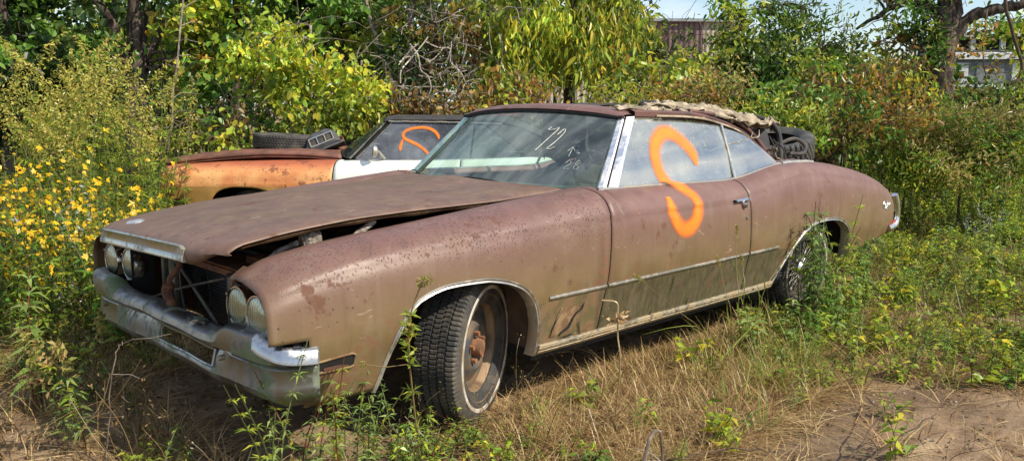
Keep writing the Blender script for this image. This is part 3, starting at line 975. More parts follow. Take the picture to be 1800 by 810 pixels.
# rolled edge round the slot
P = [G[i, 1]+(-.004, 0, 0) for i in range(len(ys)) if -.51 < ys[i] < -.01] + [G[i, 3]+(-.004, 0, 0) for i in range(len(ys))[::-1] if -.51 < ys[i] < -.01]
mb = MB(); P = np.array(P+[P[0]]); mb.tube(P, .007, 6, False); mb.build('slot_rim', M['bumper'], bumper)
mb = MB()
for y in (-.60, .55):
    mb = MB(); mb.tube([(BX(y)+.012, y, .458), (BX(y)-.012, y, .458)], .011, 8); mb.build('bumper_bolt', M['trim'], bumper)
# wrap of the near end, its chrome lightened to paint in the sunlit corner
G = []
for y in np.r_[np.linspace(-.80, -.88, 8), np.linspace(-.885, -.943, 16)]:
    r = brow(y, 0); G.append([np.array(q)+np.array((-.0015, -.0015 if abs(y) > .9 else 0, .0015)) for q in r[2:6]])
mb = MB(); mb.grid(G, flip=True); mb.build('bumper_end_cap', chrome('polished_chrome', (.42, .43, .45), .16, (.20, .19, .16), .5), bumper, auto=60)

# side lamp slot, rust tears in the near fender
def on_side(P, off, body=B1, side=-1):
    return np.array([(x, side*(-body.y(x, z)+off), z) for x, z in P])
def loopface(P, mat, name, parent, off=.005):
    V = B1.warp(on_side(P, off)); return fast_mesh(name, V, [tuple(range(len(V)))], mat, parent)
fenders = [o for o in bpy.data.objects if o.name.startswith('front_fender')]
nf = fenders[0]
P = [(-.735, .428), (-.735, .470), (-.60, .478), (-.585, .470), (-.588, .432), (-.60, .425)]
loopface(P, M['black'], 'side_lamp_opening', nf, .005)
V = on_side(P+[P[0]], .006); mb = MB(); mb.tube(V, .0045, 6, False); mb.build('side_lamp_rim', M['tan_rust'], nf)
mb = MB(); mb.box((-.66, B1.y(-.66, .44)-.003, .437), (.10, .006, .012)); mb.build('side_lamp_lens', M['rustdark'], nf, smooth=False)
def tear(path, wid, nm, mat, off=.0072):
    path = spline(path, 4); L = []; Rr = []
    for i, (x, z) in enumerate(path):
        t = i/(len(path)-1); w_ = wid*math.sin(math.pi*min(1, t*1.02))**.6*(.6+.5*random.random())
        L.append((x-w_*.5, z+w_*.3)); Rr.append((x+w_*.5, z-w_*.3))
    P = L+Rr[::-1]
    V = B1.warp(on_side(P, off)); n = len(L)
    F = [(i, i+1, 2*n-2-i, 2*n-1-i) for i in range(n-1)]
    return fast_mesh(nm, V, F, mat, nf)
tear([(.64, .475), (.625, .44), (.59, .425), (.565, .40), (.545, .365), (.50, .345), (.485, .325)], .020, 'rust_hole', M['black'])
tear([(.50, .470), (.46, .42), (.43, .36), (.42, .33)], .006, 'rust_crack', M['black'])
tear([(.49, .322), (.53, .320), (.575, .325), (.60, .318)], .012, 'rust_hole', M['black'])
V = B1.warp(on_side([(.455, .43), (.475, .465), (.60, .46), (.60, .43), (.56, .405), (.535, .37), (.49, .35), (.46, .335), (.43, .335), (.437, .37)], .0065))
fast_mesh('rust_flap', V, [tuple(range(len(V)))], M['tan_rust'], nf)

# --- rockers / floor / inner shell, so nothing is hollow
mb = MB()
mb.box((1.36, 0, .33), (1.98, 1.66, .20)); mb.box((1.36, -.80, .245), (1.96, .10, .05)); mb.box((1.36, .80, .245), (1.96, .10, .05))
mb.box((3.80, 0, .50), (.80, 1.55, .30)); mb.box((2.9, 0, .50), (1.1, 1.0, .30)); mb.box((0, 0, .42), (1.1, .96, .22))
mb.build('floor_pan', M['black'], car, smooth=False)
for side in (-1, 1):
    mb = MB(); G = []
    for x in np.linspace(.50, 2.6, 30): G.append([(x, side*(W(x)-.115), .26), (x, side*(W(x)-.09), .50), (x, side*(W(x)-.09), .75), (x, side*(W(x)-.19), .90)])
    mb.grid(G); mb.build('door_inner', M['interior'], car, smooth=False)
mb = MB(); mb.box((.80, 0, .62), (.04, 1.70, .62)); mb.build('firewall', M['black'], car, smooth=False)
mb = MB()
mb.box((-.05, 0, .56), (.8, .50, .34)); mb.tube(np.array([(-.1, 0, .73), (-.1, 0, .80)]), .17, 20); mb.box((.3, .42, .70), (.25, .2, .14)); mb.box((-.35, -.42, .66), (.22, .17, .18))
mb.tube(spline([(-.5, .1, .7), (-.35, .2, .78), (-.1, .3, .72)], 5), .03, 8)
mb.build('engine', M['rustdark'], car, bevel=.01)

# --- deck lid, tail
G = []
for x in np.linspace(3.03, 4.22, 36):
    z = float(ZT(x)); G.append([(x, y, z+.012+.022*(1-(y/.66)**2)-.04*np.clip((x-4.05)/.17, 0, 1)**2) for y in np.linspace(-.655, .655, 26)])
mb = MB(); mb.grid(G); mb.build('boot_lid', M['paint'], car, solid=.004)
mb = MB(); G = []
for y in np.linspace(-.83, .83, 20):
    G.append([(4.14, y, .775), (4.240, y, .69), (4.250, y, .55), (4.22, y, .44), (4.05, y, .38)])
mb.grid(G, flip=True); mb.build('tail_panel', M['paint'], car)
rb = empty('rear_bumper', (0, 0, 0), 0, car)
G = []
for s in np.linspace(-1, 1, 60):
    y = .905*np.sign(s)*abs(s)**.8; a = abs(y)/.905
    x = 4.36-.10*a**8
    G.append([(x-.05, y, .42), (x-.01, y, .44), (x+.012, y, .50), (x+.01, y, .56), (x-.02, y, .585), (x-.06, y, .58)])
mb = MB(); mb.grid(G, closev=True, flip=True); mb.build('bumper_bar', M['chrome'], rb)
for side in (-1, 1):
    # chrome end that stands up beside the tail and runs down under the quarter
    P = spline([(4.215, side*.892, .705), (4.240, side*.900, .64), (4.255, side*.903, .56), (4.25, side*.903, .515), (4.22, side*.905, .478), (4.10, side*.905, .455)], 6)
    G = []
    T = np.gradient(P, axis=0); T /= np.linalg.norm(T, axis=1)[:, None]
    for p, t in zip(P, T):
        n = np.array((-t[2], 0, t[0]))
        G.append([p+n*a_+np.array((0, side*b_, 0)) for a_, b_ in ((-.026, -.03), (-.028, .0), (-.018, .014), (0, .020), (.018, .014), (.026, .0), (.024, -.03))])
    mb = MB(); mb.grid(G, flip=side > 0); mb.add(G[0], [tuple(range(7))]); mb.add(G[-1], [tuple(range(7))])
    mb.build('bumper_wrap', M['chrome'], rb, auto=50)
    mb = MB(); mb.box((4.16, side*.895, .492), (.13, .03, .026), Matrix.Rotation(-.22, 3, 'Y')); mb.build('side_marker', M['red'], rb, bevel=.004)
# model script on the quarter, as raised handwriting-like metal
def script_path(pts, x0, z0, sx, sz):
    return [(x0+a*sx, z0+b*sz) for a, b in pts]
sk = [[(0.0, .55), (.10, .85), (.25, 1.0), (.36, .85), (.26, .62), (.10, .48), (.22, .25), (.30, .10), (.14, -.05), (-.04, .12)],
      [(.36, .95), (.38, .4), (.40, .05)], [(.56, .55), (.42, .28), (.58, .05)], [(.66, .5), (.70, .15), (.80, .10), (.88, .5), (.84, -.2), (.70, -.35), (.66, -.15), (.95, .10)],
      [(.98, .2), (1.06, .9), (1.10, 1.0), (1.08, .5), (1.08, .05)], [(1.30, .45), (1.20, .48), (1.16, .2), (1.24, .04), (1.32, .4), (1.34, .05), (1.40, .10)],
      [(1.42, .05), (1.46, .48), (1.58, .40)], [(1.60, .05), (1.66, .8), (1.62, .2), (1.70, .05)], [(1.66, .28), (1.80, .5)], [(1.70, .25), (1.84, .02)]]
mb = MB()
for st in sk:
    st = spline(st, 4); P = on_side([(3.93+a*.088, .632+b*.044) for a, b in st], .004)
    mb.tube(P, .0032, 5)
for k, y0 in enumerate(range(6)):
    a = 4.02+k*.014
    mb.tube(on_side([(a, .612), (a+.007, .612)], .003), .003, 4); mb.tube(on_side([(a, .606), (a+.007, .606)], .003), .0022, 4)
qn = [o for o in bpy.data.objects if o.name.startswith('quarter_panel')][0]
mb.build('model_script', M['chrome'], qn)

# --- folding-top frame and what is left of the fabric
top = empty('folding_top', (0, 0, 0), 0, car)
for side in (-1, 1):
    P = spline([(1.33, side*.640, 1.312), (1.84, side*.648, 1.300), (2.12, side*.655, 1.262), (2.36, side*.665, 1.200), (2.50, side*.69, 1.115), (2.66, side*.725, 1.010)], 6)
    G = []
    for p in P: G.append([p+np.array(v) for v in ((0, side*.016, -.010), (0, side*.018, .014), (0, -side*.010, .026), (0, -side*.024, .010), (0, -side*.02, -.016))])
    mb = MB(); mb.grid(G, closev=True, flip=side < 0); mb.build('side_rail', M['railpaint'], top, auto=40)
    P2 = P[:22]+np.array((0, side*.020, -.006))
    mb = MB(); mb.tube(P2[2:], .006, 6); mb.build('weatherstrip', M['cloth'], top)
    P = spline([(1.90, side*.60, 1.33), (2.25, side*.59, 1.30), (2.52, side*.60, 1.23), (2.68, side*.64, 1.10), (2.74, side*.68, 1.00)], 6)
    mb = MB(); mb.tube(P, .013, 8); mb.build('rear_link', M['railpaint'], top)
for x, zz in ((1.72, 1.322), (2.20, 1.305)):
    P = spline([(x, -.62, zz-.05), (x, -.50, zz-.01), (x, 0, zz+.022), (x, .50, zz-.01), (x, .62, zz-.05)], 6)
    mb = MB(); mb.tube(P, .014, 8); mb.build('roof_bow', M['railpaint'], top)
P = spline([(2.86, -.665, .99), (2.91, -.64, 1.09), (2.93, -.60, 1.20), (2.88, -.54, 1.27), (2.80, -.38, 1.295), (2.76, 0, 1.28), (2.78, .35, 1.27), (2.84, .53, 1.245), (2.91, .60, 1.18), (2.91, .64, 1.09), (2.86, .665, .99)], 6)
mb = MB(); mb.tube(P, .018, 10); mb.build('rear_bow', M['vinyl'], top)
# black canvas left between rail and rear bow
for side in (-1, 1):
    G = []
    for s in np.linspace(0, 1, 18):
        a = np.array((2.30+.34*s, side*(.625+.06*s), 1.235-.225*s)); b = np.array((2.80+.07*s, side*(.52+.14*s), 1.245-.235*s))
        row = []
        for t in np.linspace(0, 1, 16):
            p = a+(b-a)*t; p[1] += -side*(.05*math.sin(math.pi*t) + .02*math.sin(9*t+6*s)); p[2] += .018*math.sin(11*s+5*t)
            row.append(p)
        G.append(row)
    mb = MB(); mb.grid(G); mb.build('torn_side_fabric', M['vinyl'], top, auto=0, solid=.003)
    mb = MB()
    for q in range(3):
        P = spline([(2.72+.05*q, side*.66, 1.17-.02*q), (2.76+.05*q, side*.69, 1.08), (2.75+.06*q, side*.70, 1.00)], 6)
        mb.tube(P, .005, 6)
    mb.build('hanging_straps', M['vinyl'], top)
def crumple(path, wid, name, mat, amp=.03, n=70, m_=18, seed=0, th=.003, parent=top):
    P = spline(path, max(2, n//(len(path)-1)))
    T = np.gradient(P, axis=0); T /= np.linalg.norm(T, axis=1)[:, None]
    S = np.cross(T, (0, 0, 1)); S /= np.linalg.norm(S, axis=1)[:, None]
    r_ = np.random.default_rng(seed)
    G = []
    for i, p in enumerate(P):
        u = i/(len(P)-1); row = []
        ww = wid*(.55+.45*math.sin(u*9+seed)+.35*hashn((u*5, seed, 0), 1.5)); ww = max(ww, .25*wid)
        for j in range(m_):
            v = j/(m_-1)-.5
            f = hashn((u*8+v*3, v*9, seed), 1.0, seed); g = hashn((u*19-v*5, v*17, 3), 1.0, seed)
            q = p+S[i]*v*ww*(1-.25*abs(f)) + np.array((0, 0, 1))*(amp*f+amp*.45*g - .5*ww*abs(v)**1.6*(1.1+.6*math.sin(u*7+seed))) + T[i]*amp*.5*g
            row.append(q)
        G.append(row)
    mb = MB(); mb.grid(G); return mb.build(name, mat, parent, auto=0, solid=th)
crumple([(1.70, -.50, 1.352), (1.95, -.53, 1.350), (2.25, -.54, 1.325), (2.50, -.56, 1.29), (2.74, -.57, 1.262), (2.86, -.55, 1.235)], .22, 'torn_canvas', M['cloth'], .030, seed=3)
crumple([(1.76, -.46, 1.372), (2.02, -.58, 1.350), (2.20, -.50, 1.352), (2.46, -.60, 1.290), (2.62, -.53, 1.30)], .08, 'torn_canvas', M['cloth'], .034, seed=31)
crumple([(2.30, -.60, 1.285), (2.55, -.56, 1.30), (2.72, -.61, 1.262), (2.90, -.56, 1.262), (2.93, -.52, 1.22)], .18, 'torn_canvas', M['cloth'], .036, n=50, seed=37)
crumple([(2.00, -.44, 1.352), (2.30, -.48, 1.330), (2.62, -.47, 1.290), (2.80, -.44, 1.275)], .16, 'torn_canvas', M['liner'], .034, n=50, seed=41)
crumple([(1.30, -.55, 1.352), (1.45, -.58, 1.35), (1.62, -.60, 1.338), (1.72, -.60, 1.325)], .08, 'canvas_shred', M['cloth'], .020, n=36, seed=5)
crumple([(1.62, -.50, 1.375), (1.74, -.56, 1.362), (1.84, -.62, 1.325), (1.96, -.665, 1.295)], .05, 'canvas_shred', M['cloth'], .016, n=36, seed=8)
crumple([(1.74, -.52, 1.37), (1.80, -.62, 1.33), (1.79, -.665, 1.29)], .035, 'canvas_shred', M['railpaint'], .010, n=24, seed=9)
crumple([(1.60, -.48, 1.368), (1.70, -.44, 1.385), (1.84, -.50, 1.372)], .05, 'canvas_shred', M['vinyl'], .014, n=24, seed=14)
crumple([(1.45, .10, 1.366), (1.75, .0, 1.372), (2.00, -.1, 1.366)], .16, 'canvas_remnant', M['vinyl'], .010, n=30, seed=11)
crumple([(1.80, .2, 1.345), (2.2, .22, 1.335), (2.6, .25, 1.28), (2.78, .25, 1.27)], .30, 'canvas_remnant', M['cloth'], .022, n=50, seed=17)
crumple([(2.70, -.70, 1.10), (2.74, -.70, 1.04), (2.80, -.71, 1.005), (2.86, -.71, 1.0)], .08, 'canvas_shred', M['cloth'], .012, n=24, seed=21)
mb = MB()
mb.tube(spline([(2.62, -.60, 1.20), (2.40, -.70, 1.16), (2.10, -.72, 1.13), (1.95, -.715, 1.10)], 8), .0025, 5)
mb.tube(spline([(2.36, -.62, 1.21), (2.44, -.68, 1.17), (2.55, -.68, 1.17), (2.66, -.62, 1.21)], 8), .003, 5)
mb.build('dangling_cord', M['cloth'], top)
# sagging headliner strips behind the windscreen
for (y0, y1, z1, sd) in ((.16, -.16, 1.03, 2), (-.16, -.24, 1.02, 4)):
    G = []
    for s in np.linspace(0, 1, 14):
        y = y0+(y1-y0)*s; row = []
        for t in np.linspace(0, 1, 14):
            wv = .02*math.sin(s*14+sd)+.015*math.sin(t*9+s*4)
            row.append((1.42+wv+.05*t, y+.02*math.sin(t*7+sd), 1.335+(z1+.03*math.sin(s*9)-1.335)*t))
        G.append(row)
    mb = MB(); mb.grid(G); mb.build('headliner_rag', M['liner'] if sd == 2 else M['vinyl'], top, auto=0, solid=.003)

# --- interior
inn = empty('interior', (0, 0, 0), 0, car)
mb = MB(); G = []
for s in np.linspace(-1, 1, 30):
    p = ws_pt(s*.97, 0)
    G.append([p+np.array(v) for v in ((.02, 0, -.025), (.10, 0, -.012), (.22, 0, -.010), (.30-.1*abs(s)**3, 0, -.03), (.34-.1*abs(s)**3, 0, -.08), (.32-.1*abs(s)**3, 0, -.26))])
mb.grid(G); mb.build('dashboard', M['dash'], inn, solid=.004)
ax = frame_axes((.85, 0, .42)); mb = MB()
cc = np.array((1.42, -.36, .93)); A = np.array(ax)
th = np.linspace(0, 2*math.pi, 40)
mb.tube([cc+.19*(A[0]*math.cos(t)+A[1]*math.sin(t)) for t in th], .011, 8, False)
for t in (.0, math.pi): mb.tube([cc-A[2]*.03, cc+.19*(A[0]*math.cos(t)+A[1]*math.sin(t))], .010, 6)
mb.tube([cc, cc-A[2]*.35], .022, 8); mb.build('steering_wheel', M['seat'], inn)
def seat(x, y, w_, zt, name='seat', lean=.12):
    mb = MB(); G = []
    for s in np.linspace(-1, 1, 16):
        e = (1-abs(s)**5)
        G.append([(x-.05*e-.02, y+s*w_/2, .5), (x-.07*e, y+s*w_/2, .7), (x-.06*e+lean*.5, y+s*w_/2*.98, .5+(zt-.5)*.8), (x+lean-.03*e, y+s*w_/2*.93, zt-.05+.03*e), (x+lean+.03, y+s*w_/2*.9, zt-.02+.03*e), (x+lean+.09, y+s*w_/2*.93, zt-.06), (x+lean+.10, y+s*w_/2, .5)])
    mb.grid(G, closev=True); mb.add(G[0], [tuple(range(7))]); mb.add(G[-1], [tuple(range(7))]); mb.build(name, M['seat'], inn)
seat(1.86, -.36, .60, 1.0, 'front_seat'); seat(1.86, .36, .60, .97, 'front_seat'); seat(2.50, 0, 1.25, .93, 'rear_seat')
mb = MB(); mb.box((1.70, 0, .50), (.5, 1.3, .14)); mb.box((2.4, 0, .50), (.5, 1.2, .14)); mb.build('seat_cushion', M['seat'], inn, bevel=.03)
mb = MB()
for y in (-.36,):
    G = []
    for s in np.linspace(-1, 1, 12):
        e = math.sqrt(max(0, 1-abs(s)**4)); G.append([(1.99, y+s*.15, 1.02), (1.965, y+s*.15, 1.05+.02*e), (1.97, y+s*.15, 1.08+.035*e), (2.00, y+s*.15, 1.09+.04*e), (2.04, y+s*.15, 1.07+.03*e), (2.04, y+s*.15, 1.02)])
    mb.grid(G, closev=True); mb.add(G[0], [tuple(range(6))]); mb.add(G[-1], [tuple(range(6))])
mb.build('headrest', M['seat'], inn)
mb = MB(); mb.box((2.84, 0, .80), (.05, 1.34, .35)); mb.box((3.05, 0, .70), (.5, 1.3, .04)); mb.build('top_well', M['black'], inn, smooth=False)

# --- wheels
fw = make_wheel(car, (.085, -.735, .328), (math.sin(math.radians(27)), -math.cos(math.radians(27)), -.03))
make_wheel(car, (.0, .755, .325), (-math.sin(math.radians(27)), math.cos(math.radians(27)), -.03))
make_wheel(car, (2.90, -.775, .305), (0, -1, -.02), wire=True)
make_wheel(car, (2.90, .775, .305), (0, 1, -.02), wire=True)
mb = MB(); mb.tube([(2.9, -.7, .31), (2.9, .7, .31)], .045, 10); mb.tube([(.0, -.65, .30), (.0, .65, .30)], .03, 8); mb.build('axle', M['rustdark'], car)

# --- orange S sprayed across glass and door
def spray_s(ctrl, surf, name, parent, wid, thin=1.0, mat=None):
    P = spline(ctrl, 10)
    for _ in range(14): P[1:-1] = .25*P[:-2]+.5*P[1:-1]+.25*P[2:]
    T = np.gradient(P, axis=0); T /= np.linalg.norm(T, axis=1)[:, None]; N = np.stack([-T[:, 1], T[:, 0]], -1)
    m_ = 9; V = []; U = []; n = len(P)
    for i in range(n):
        w_ = wid*(1+.06*math.sin(i*.11))*min(1, .45+i/14, .45+(n-1-i)/14)
        for j in range(m_):
            v = j/(m_-1); q = P[i]+N[i]*(v-.5)*w_
            V.append(surf(q[0], q[1])); U.append((i/n, v))
    F = np.array([(i*m_+j, i*m_+j+1, (i+1)*m_+j+1, (i+1)*m_+j) for i in range(n-1) for j in range(m_-1)])
    return fast_mesh(name, np.array(V), F, mat or M['spray'], parent, True, uv=np.array(U))
def side_surf(x, z):
    zt = float(ZT(x))
    if zt-.014 < z <= zt+.012:
        t = (z-zt+.014)/.026
        return (x, (1-t)*(B1.y(x, zt-.014)-.0055)+t*(-(gy(z)+.006)), z+.012*math.sin(math.pi*t)**.5)
    if z > zt+.012:
        return (x, -(gy(z)+.012*math.sin(math.pi*(z-.93)/.36)+.004), z)
    Q = B1.section(x)
    return (x, B1.y(x, min(z, zt-.012))-.0055, z)
ndoor = [o for o in bpy.data.objects if o.name.startswith('door') and len(o.name) <= 8][0]
SC = [(1.748, 1.034), (1.743, 1.102), (1.692, 1.159), (1.626, 1.204), (1.544, 1.214), (1.459, 1.177), (1.405, 1.113), (1.392, 1.043), (1.411, .984), (1.452, .936), (1.493, .907), (1.516, .861), (1.503, .803), (1.452, .749), (1.382, .729), (1.318, .762), (1.276, .828), (1.279, .902)]
spray_s(SC, side_surf, 'spray_painted_letter', ndoor, .114)

# --- grease-pencil marks on the windscreen
def on_ws(s, t, off=.004):
    p = ws_pt(s, t); a = ws_pt(s+.01, t)-p; b = ws_pt(s, t+.01)-p; n = np.cross(a, b); n /= np.linalg.norm(n)
    if n[0] > 0: n = -n
    return p+n*off
def ws_strokes(strokes, s0, t0, ss, tt, r, name, mat):
    mb = MB()
    for st in strokes:
        q = spline(st, 5) if len(st) > 2 else np.array(st)
        mb.tube([on_ws(s0-a*ss, t0+b*tt) for a, b in q], r, 5)
    mb.build(name, mat, wsobj)
ws_strokes([[(-.35, .95), (-.28, 1.08)], [(-.28, .92), (.05, .98), (.30, 1.05), (.10, .5), (-.12, 0)],
            [(.52, .75), (.70, 1.02), (.86, .88), (.72, .45), (.50, .12), (.66, .10), (.92, .20)]], -.50, .45, .135, .30, .0024, 'written_number', M['mark'])
ws_strokes([[(0, 0), (.35, .45)], [(.35, .45), (.75, .05)], [(.35, .45), (.38, -.5)]], -.735, .47, .07, .13, .0012, 'pencil_arrow', M['mark'])
ws_strokes([[(0, .6), (.25, .9), (.45, .6), (.05, .05), (.5, .05)], [(.85, .5), (1.05, .95), (1.2, .7), (.85, .3), (1.0, .0), (1.25, .2), (1.0, .5)]], -.765, .235, .075, .13, .0008, 'pencil_digits', M['mark'])
# ------------------------------------------------------------ where a picture column meets the ground
_R, _U, _F = np.array(r2), np.array(u2), np.array(_f)
CAM = np.array((CX, CY, CZ)); FPX = 1438.5
def wp(u, v, d):
    """point at camera depth d (metres) seen in picture column u, row v (1800 x 810)"""
    return CAM + d*(_F + (u-900)/FPX*_R - (v-405)/FPX*_U)
def gp(u, d):
    """ground point in column u at depth d"""
    p = wp(u, 191, d); return np.array((p[0], p[1], 0.0))
def to_px(P):
    D = np.asarray(P)-CAM; z = D@_F; z = np.where(z < .05, .05, z)
    return 900+FPX*(D@_R)/z, 405-FPX*(D@_U)/z, D@_F

# ------------------------------------------------------------ ground
def soil():
    t = NT('bare_soil_and_litter')
    n1 = t.noise(.9, 6); n2 = t.noise(6, 8, rough=.65); n3 = t.noise(45, 6, rough=.7); n4 = t.noise(3.0, 7, stretch=(.4, 2.2, 1), rot=(0, 0, .5))
    col = t.mix(t.step(n2, .35, .68), (.170, .108, .062), (.300, .208, .125))
    col = t.mix(t.step(n4, .50, .72), col, (.37, .265, .165))
    col = t.mix(t.math('MULTIPLY', t.step(n1, .55, .40), .55), col, (.085, .058, .038))
    col = t.mix(t.math('MULTIPLY', t.step(n3, .60, .72), .6), col, (.38, .30, .22))
    col = t.mix(t.math('MULTIPLY', t.step(n3, .42, .32), .6), col, (.05, .035, .025))
    h = t.math('ADD', t.math('MULTIPLY', n2, 1.2), t.math('MULTIPLY', n3, .5))
    t.principled(col, .95, 0, t.bump(h, .8, .03), .2)
    return t.m
def ground_z(x, y):
    P = np.stack([x, y, np.zeros_like(x)], -1)
    h = .022*hashn(P, 1.1) + .010*hashn(P, 3.7, 2) + .004*hashn(P, 11., 3)
    r = np.hypot(x-1, y-1)
    return h-.012 + .03*np.clip((y-5)/10, 0, 1)*hashn(P, .4)
gx = np.r_[-400, -120, -40, -18, -10, np.arange(-6, 8, .06), np.arange(8, 16, .5), 20, 40, 120, 400]
gyy = np.r_[-400, -120, -40, -14, -8, np.arange(-4.5, 6, .06), np.arange(6, 16, .5), 20, 40, 120, 400]
XX, YY = np.meshgrid(gx, gyy, indexing='ij')
ZZ = ground_z(XX, YY)
V = np.stack([XX, YY, ZZ], -1).reshape(-1, 3); a_, b_ = XX.shape
I = (np.arange(a_-1)[:, None]*b_+np.arange(b_-1)[None, :]).ravel()
F = np.stack([I, I+b_, I+b_+1, I+1], -1)
tag(fast_mesh('ground', V, F, soil(), None, True), kind='structure')

# ------------------------------------------------------------ the second car
ZT2 = smooth_interp([(-.95, .84), (-.9, .862), (-.3, .90), (.2, .915), (.86, .922), (1.6, .930), (2.2, .945), (2.7, .965), (3.2, .95), (3.9, .88), (4.1, .82)], .05)
B2 = Body(W, ZT2, lambda x: .70+0*x, deck=2.9)
far = empty('junked_coupe', (2.12, 4.75, -.09), -.78)
tag(far, 'orange and white coupe with black roof and rusted brown bonnet behind the convertible', 'car')
FA2 = [(x, z+.018) for x, z in FA]
for side in (-1, 1):
    near = side < 0
    G = B2.panel(cols(-.90, .795, .03, [p[0] for p in FA2]), arch_fn(FA2, lambda x: .30), 34, side)
    mb = MB(); mb.grid(G, flip=not near); ff = mb.build('front_fender', M['far_paint'], far, solid=.004, offset=0)
    wheel_well(FA, side, far, lambda x, z: -B2.y(x, z)-.03, mat=M['black'])
    G = B2.panel(cols(.805, 2.02, .04), zbase_mid, 30, side)
    mb = MB(); mb.grid(G, flip=not near); fd = mb.build('door', M['white_paint'], far, solid=.004, offset=0)
    G = B2.panel(cols(2.03, 4.08, .03, [p[0] for p in RA]), arch_fn(RA, zbase_rear), 34, side)
    mb = MB(); mb.grid(G, flip=not near); mb.build('quarter_panel', M['white_paint'], far, solid=.004, offset=0)
    gy2 = lambda z: .795-.165*(z-.93)/.37
    G = []
    for z in np.linspace(.91, 1.296, 14):
        G.append([(x, side*gy2(z), z) for x in np.linspace(1.005+(z-.95)*.97, 2.10+.12*(z-.93), 16)])
    mb = MB(); mb.grid(G, flip=near); mb.build('side_window', M['farglass'], fd, auto=0)
    G = []
    for z in np.linspace(.92, 1.28, 10):
        G.append([(x, side*(gy2(z)-.004), z) for x in np.linspace(2.12+.12*(z-.93), 2.62-.55*(z-.93), 8)])
    mb = MB(); mb.grid(G, flip=near); mb.build('quarter_window', M['farglass'], far, auto=0)
    def bar2(a, b, w0, nm, mat, th=.02):
        mb = MB(); G = []
        for t in np.linspace(0, 1, 8):
            p = np.array(a)+(np.array(b)-np.array(a))*t
            G.append([(p[0]+dx, side*(p[1]+dy), p[2]) for dx, dy in ((-w0, -th), (-w0*.9, .0), (0, .008), (w0*.9, 0), (w0, -th))])
        mb.grid(G, closev=True); mb.build(nm, mat, far, auto=40)
    bar2((.935, .775, .945), (1.275, .620, 1.305), .013, 'windscreen_pillar', M['trim'])
    bar2((.975, .790, .945), (1.310, .630, 1.300), .012, 'windscreen_pillar', M['black'])
    bar2((.998, .800, .945), (1.335, .637, 1.298), .008, 'windscreen_pillar', M['trim'])
    mb = MB(); G = []
    for x in np.linspace(1.30, 2.42, 30):
        z = 1.302-.020*((x-1.3)/1.1)**2
        G.append([(x, side*.650, z-.006), (x, side*.656, z+.002), (x, side*.648, z+.008), (x, side*.63, z+.006)])
    mb.grid(G); mb.build('drip_rail', M['trim'], far)
    G = []
    for x in np.linspace(.88, 2.6, 30):
        zt = float(ZT2(x)); y = W(x)-.150
        G.append([(x, side*(y+.006), zt-.004), (x, side*(y+.004), zt+.007), (x, side*(y-.008), zt+.010)])
    mb = MB(); mb.grid(G); mb.build('belt_moulding', M['trim'], far)
    # sail panel
    G = []
    for t in np.linspace(0, 1, 12):
        x0, z0 = 2.22+.5*t, 1.30-.36*t; x1, z1 = 2.45+.72*t, 1.31-.34*t
        G.append([(x0+(x1-x0)*s, side*((gy2(z0+(z1-z0)*s)+.006)-.02*s), z0+(z1-z0)*s) for s in np.linspace(0, 1, 8)])
    mb = MB(); mb.grid(G); mb.build('sail_panel', M['vinyl'], far)
G = []
for x in np.r_[np.linspace(1.25, 2.4, 24), np.linspace(2.45, 3.18, 12)]:
    base = 1.312 if x < 2.3 else 1.312-.36*((x-2.3)/.88)**1.5
    front = -.022*np.clip((1.33-x)/.08, 0, 1)
    G.append([(x-.07*(1-(y/.645)**2)*(x < 1.6), y, base+.040*(1-(abs(y)/.645)**3)+front) for y in np.linspace(-.645, .645, 24)])
mb = MB(); mb.grid(G); mb.build('roof', M['vinyl'], far, solid=.01)
G = [[ws_pt(s, t)*np.array((1, 1, 1))+np.array((.01, 0, -.01*(1-t))) for t in np.linspace(0, 1, 10)] for s in np.linspace(-1, 1, 30)]
mb = MB(); mb.grid(G); mb.build('windscreen', glass('far_windscreen_glass', (.35, .45, .40), (.16, .20, .17), .3, .8), far, auto=0)
# bonnet, rusted and sitting proud of the fenders
H2 = smooth_interp([(-.95, .895), (-.6, .945), (-.2, .982), (.1, 1.0), (.5, .992), (.85, .962)], .06)
G = []
for y in np.linspace(-.72, .72, 40):
    a = y/.72; row = []
    xf = -.93+.02*a*a
    for x in np.linspace(xf, .84-.12*(1-a*a), 50):
        row.append((x, y, float(H2(x))+.022*(1-a*a)-.03*np.clip((abs(a)-.9)/.1, 0, 1)**2))
    G.append([(xf, y, row[0][2]-.07), (xf-.01, y, row[0][2]-.02)]+row)
mb = MB(); mb.grid(G, flip=True); mb.build('bonnet', M['farhood'], far, solid=.02, auto=50)
G = []
for x in np.linspace(-.92, .82, 40):
    z = float(H2(x)); G.append([(x, -.716, z-.028), (x, -.722, z-.042), (x, -.68, z-.062), (x, -.60, z-.05)])
mb = MB(); mb.grid(G); mb.build('bonnet_frame', M['farhood'], far)
mb = MB(); mb.box((-.80, 0, .66), (.06, 1.5, .36)); mb.box((.2, 0, .55), (1.6, 1.0, .4)); mb.box((1.6, 0, .42), (2.1, 1.5, .3)); mb.box((3.4, 0, .6), (1.2, 1.1, .5)); mb.build('chassis', M['black'], far, smooth=False)
mb = MB(); G = []
for y in np.linspace(-.90, .90, 20):
    G.append([(-.93, y, .60), (-.95, y, .56), (-.95, y, .48), (-.92, y, .42)])
mb.grid(G); mb.build('front_bumper', M['far_paint'], far, solid=.01)
mb = MB(); mb.box((-.90, -.55, .70), (.05, .5, .2)); mb.box((-.90, .55, .70), (.05, .5, .2)); mb.build('grille_panel', M['rustbrown'], far, smooth=False)
V = np.array([(x, B2.y(x, z)-.004, z) for x, z in [(-.78, .50), (-.78, .56), (-.66, .56), (-.66, .50)]])
fast_mesh('side_lamp', V, [(0, 1, 2, 3)], M['rustdark'], far)
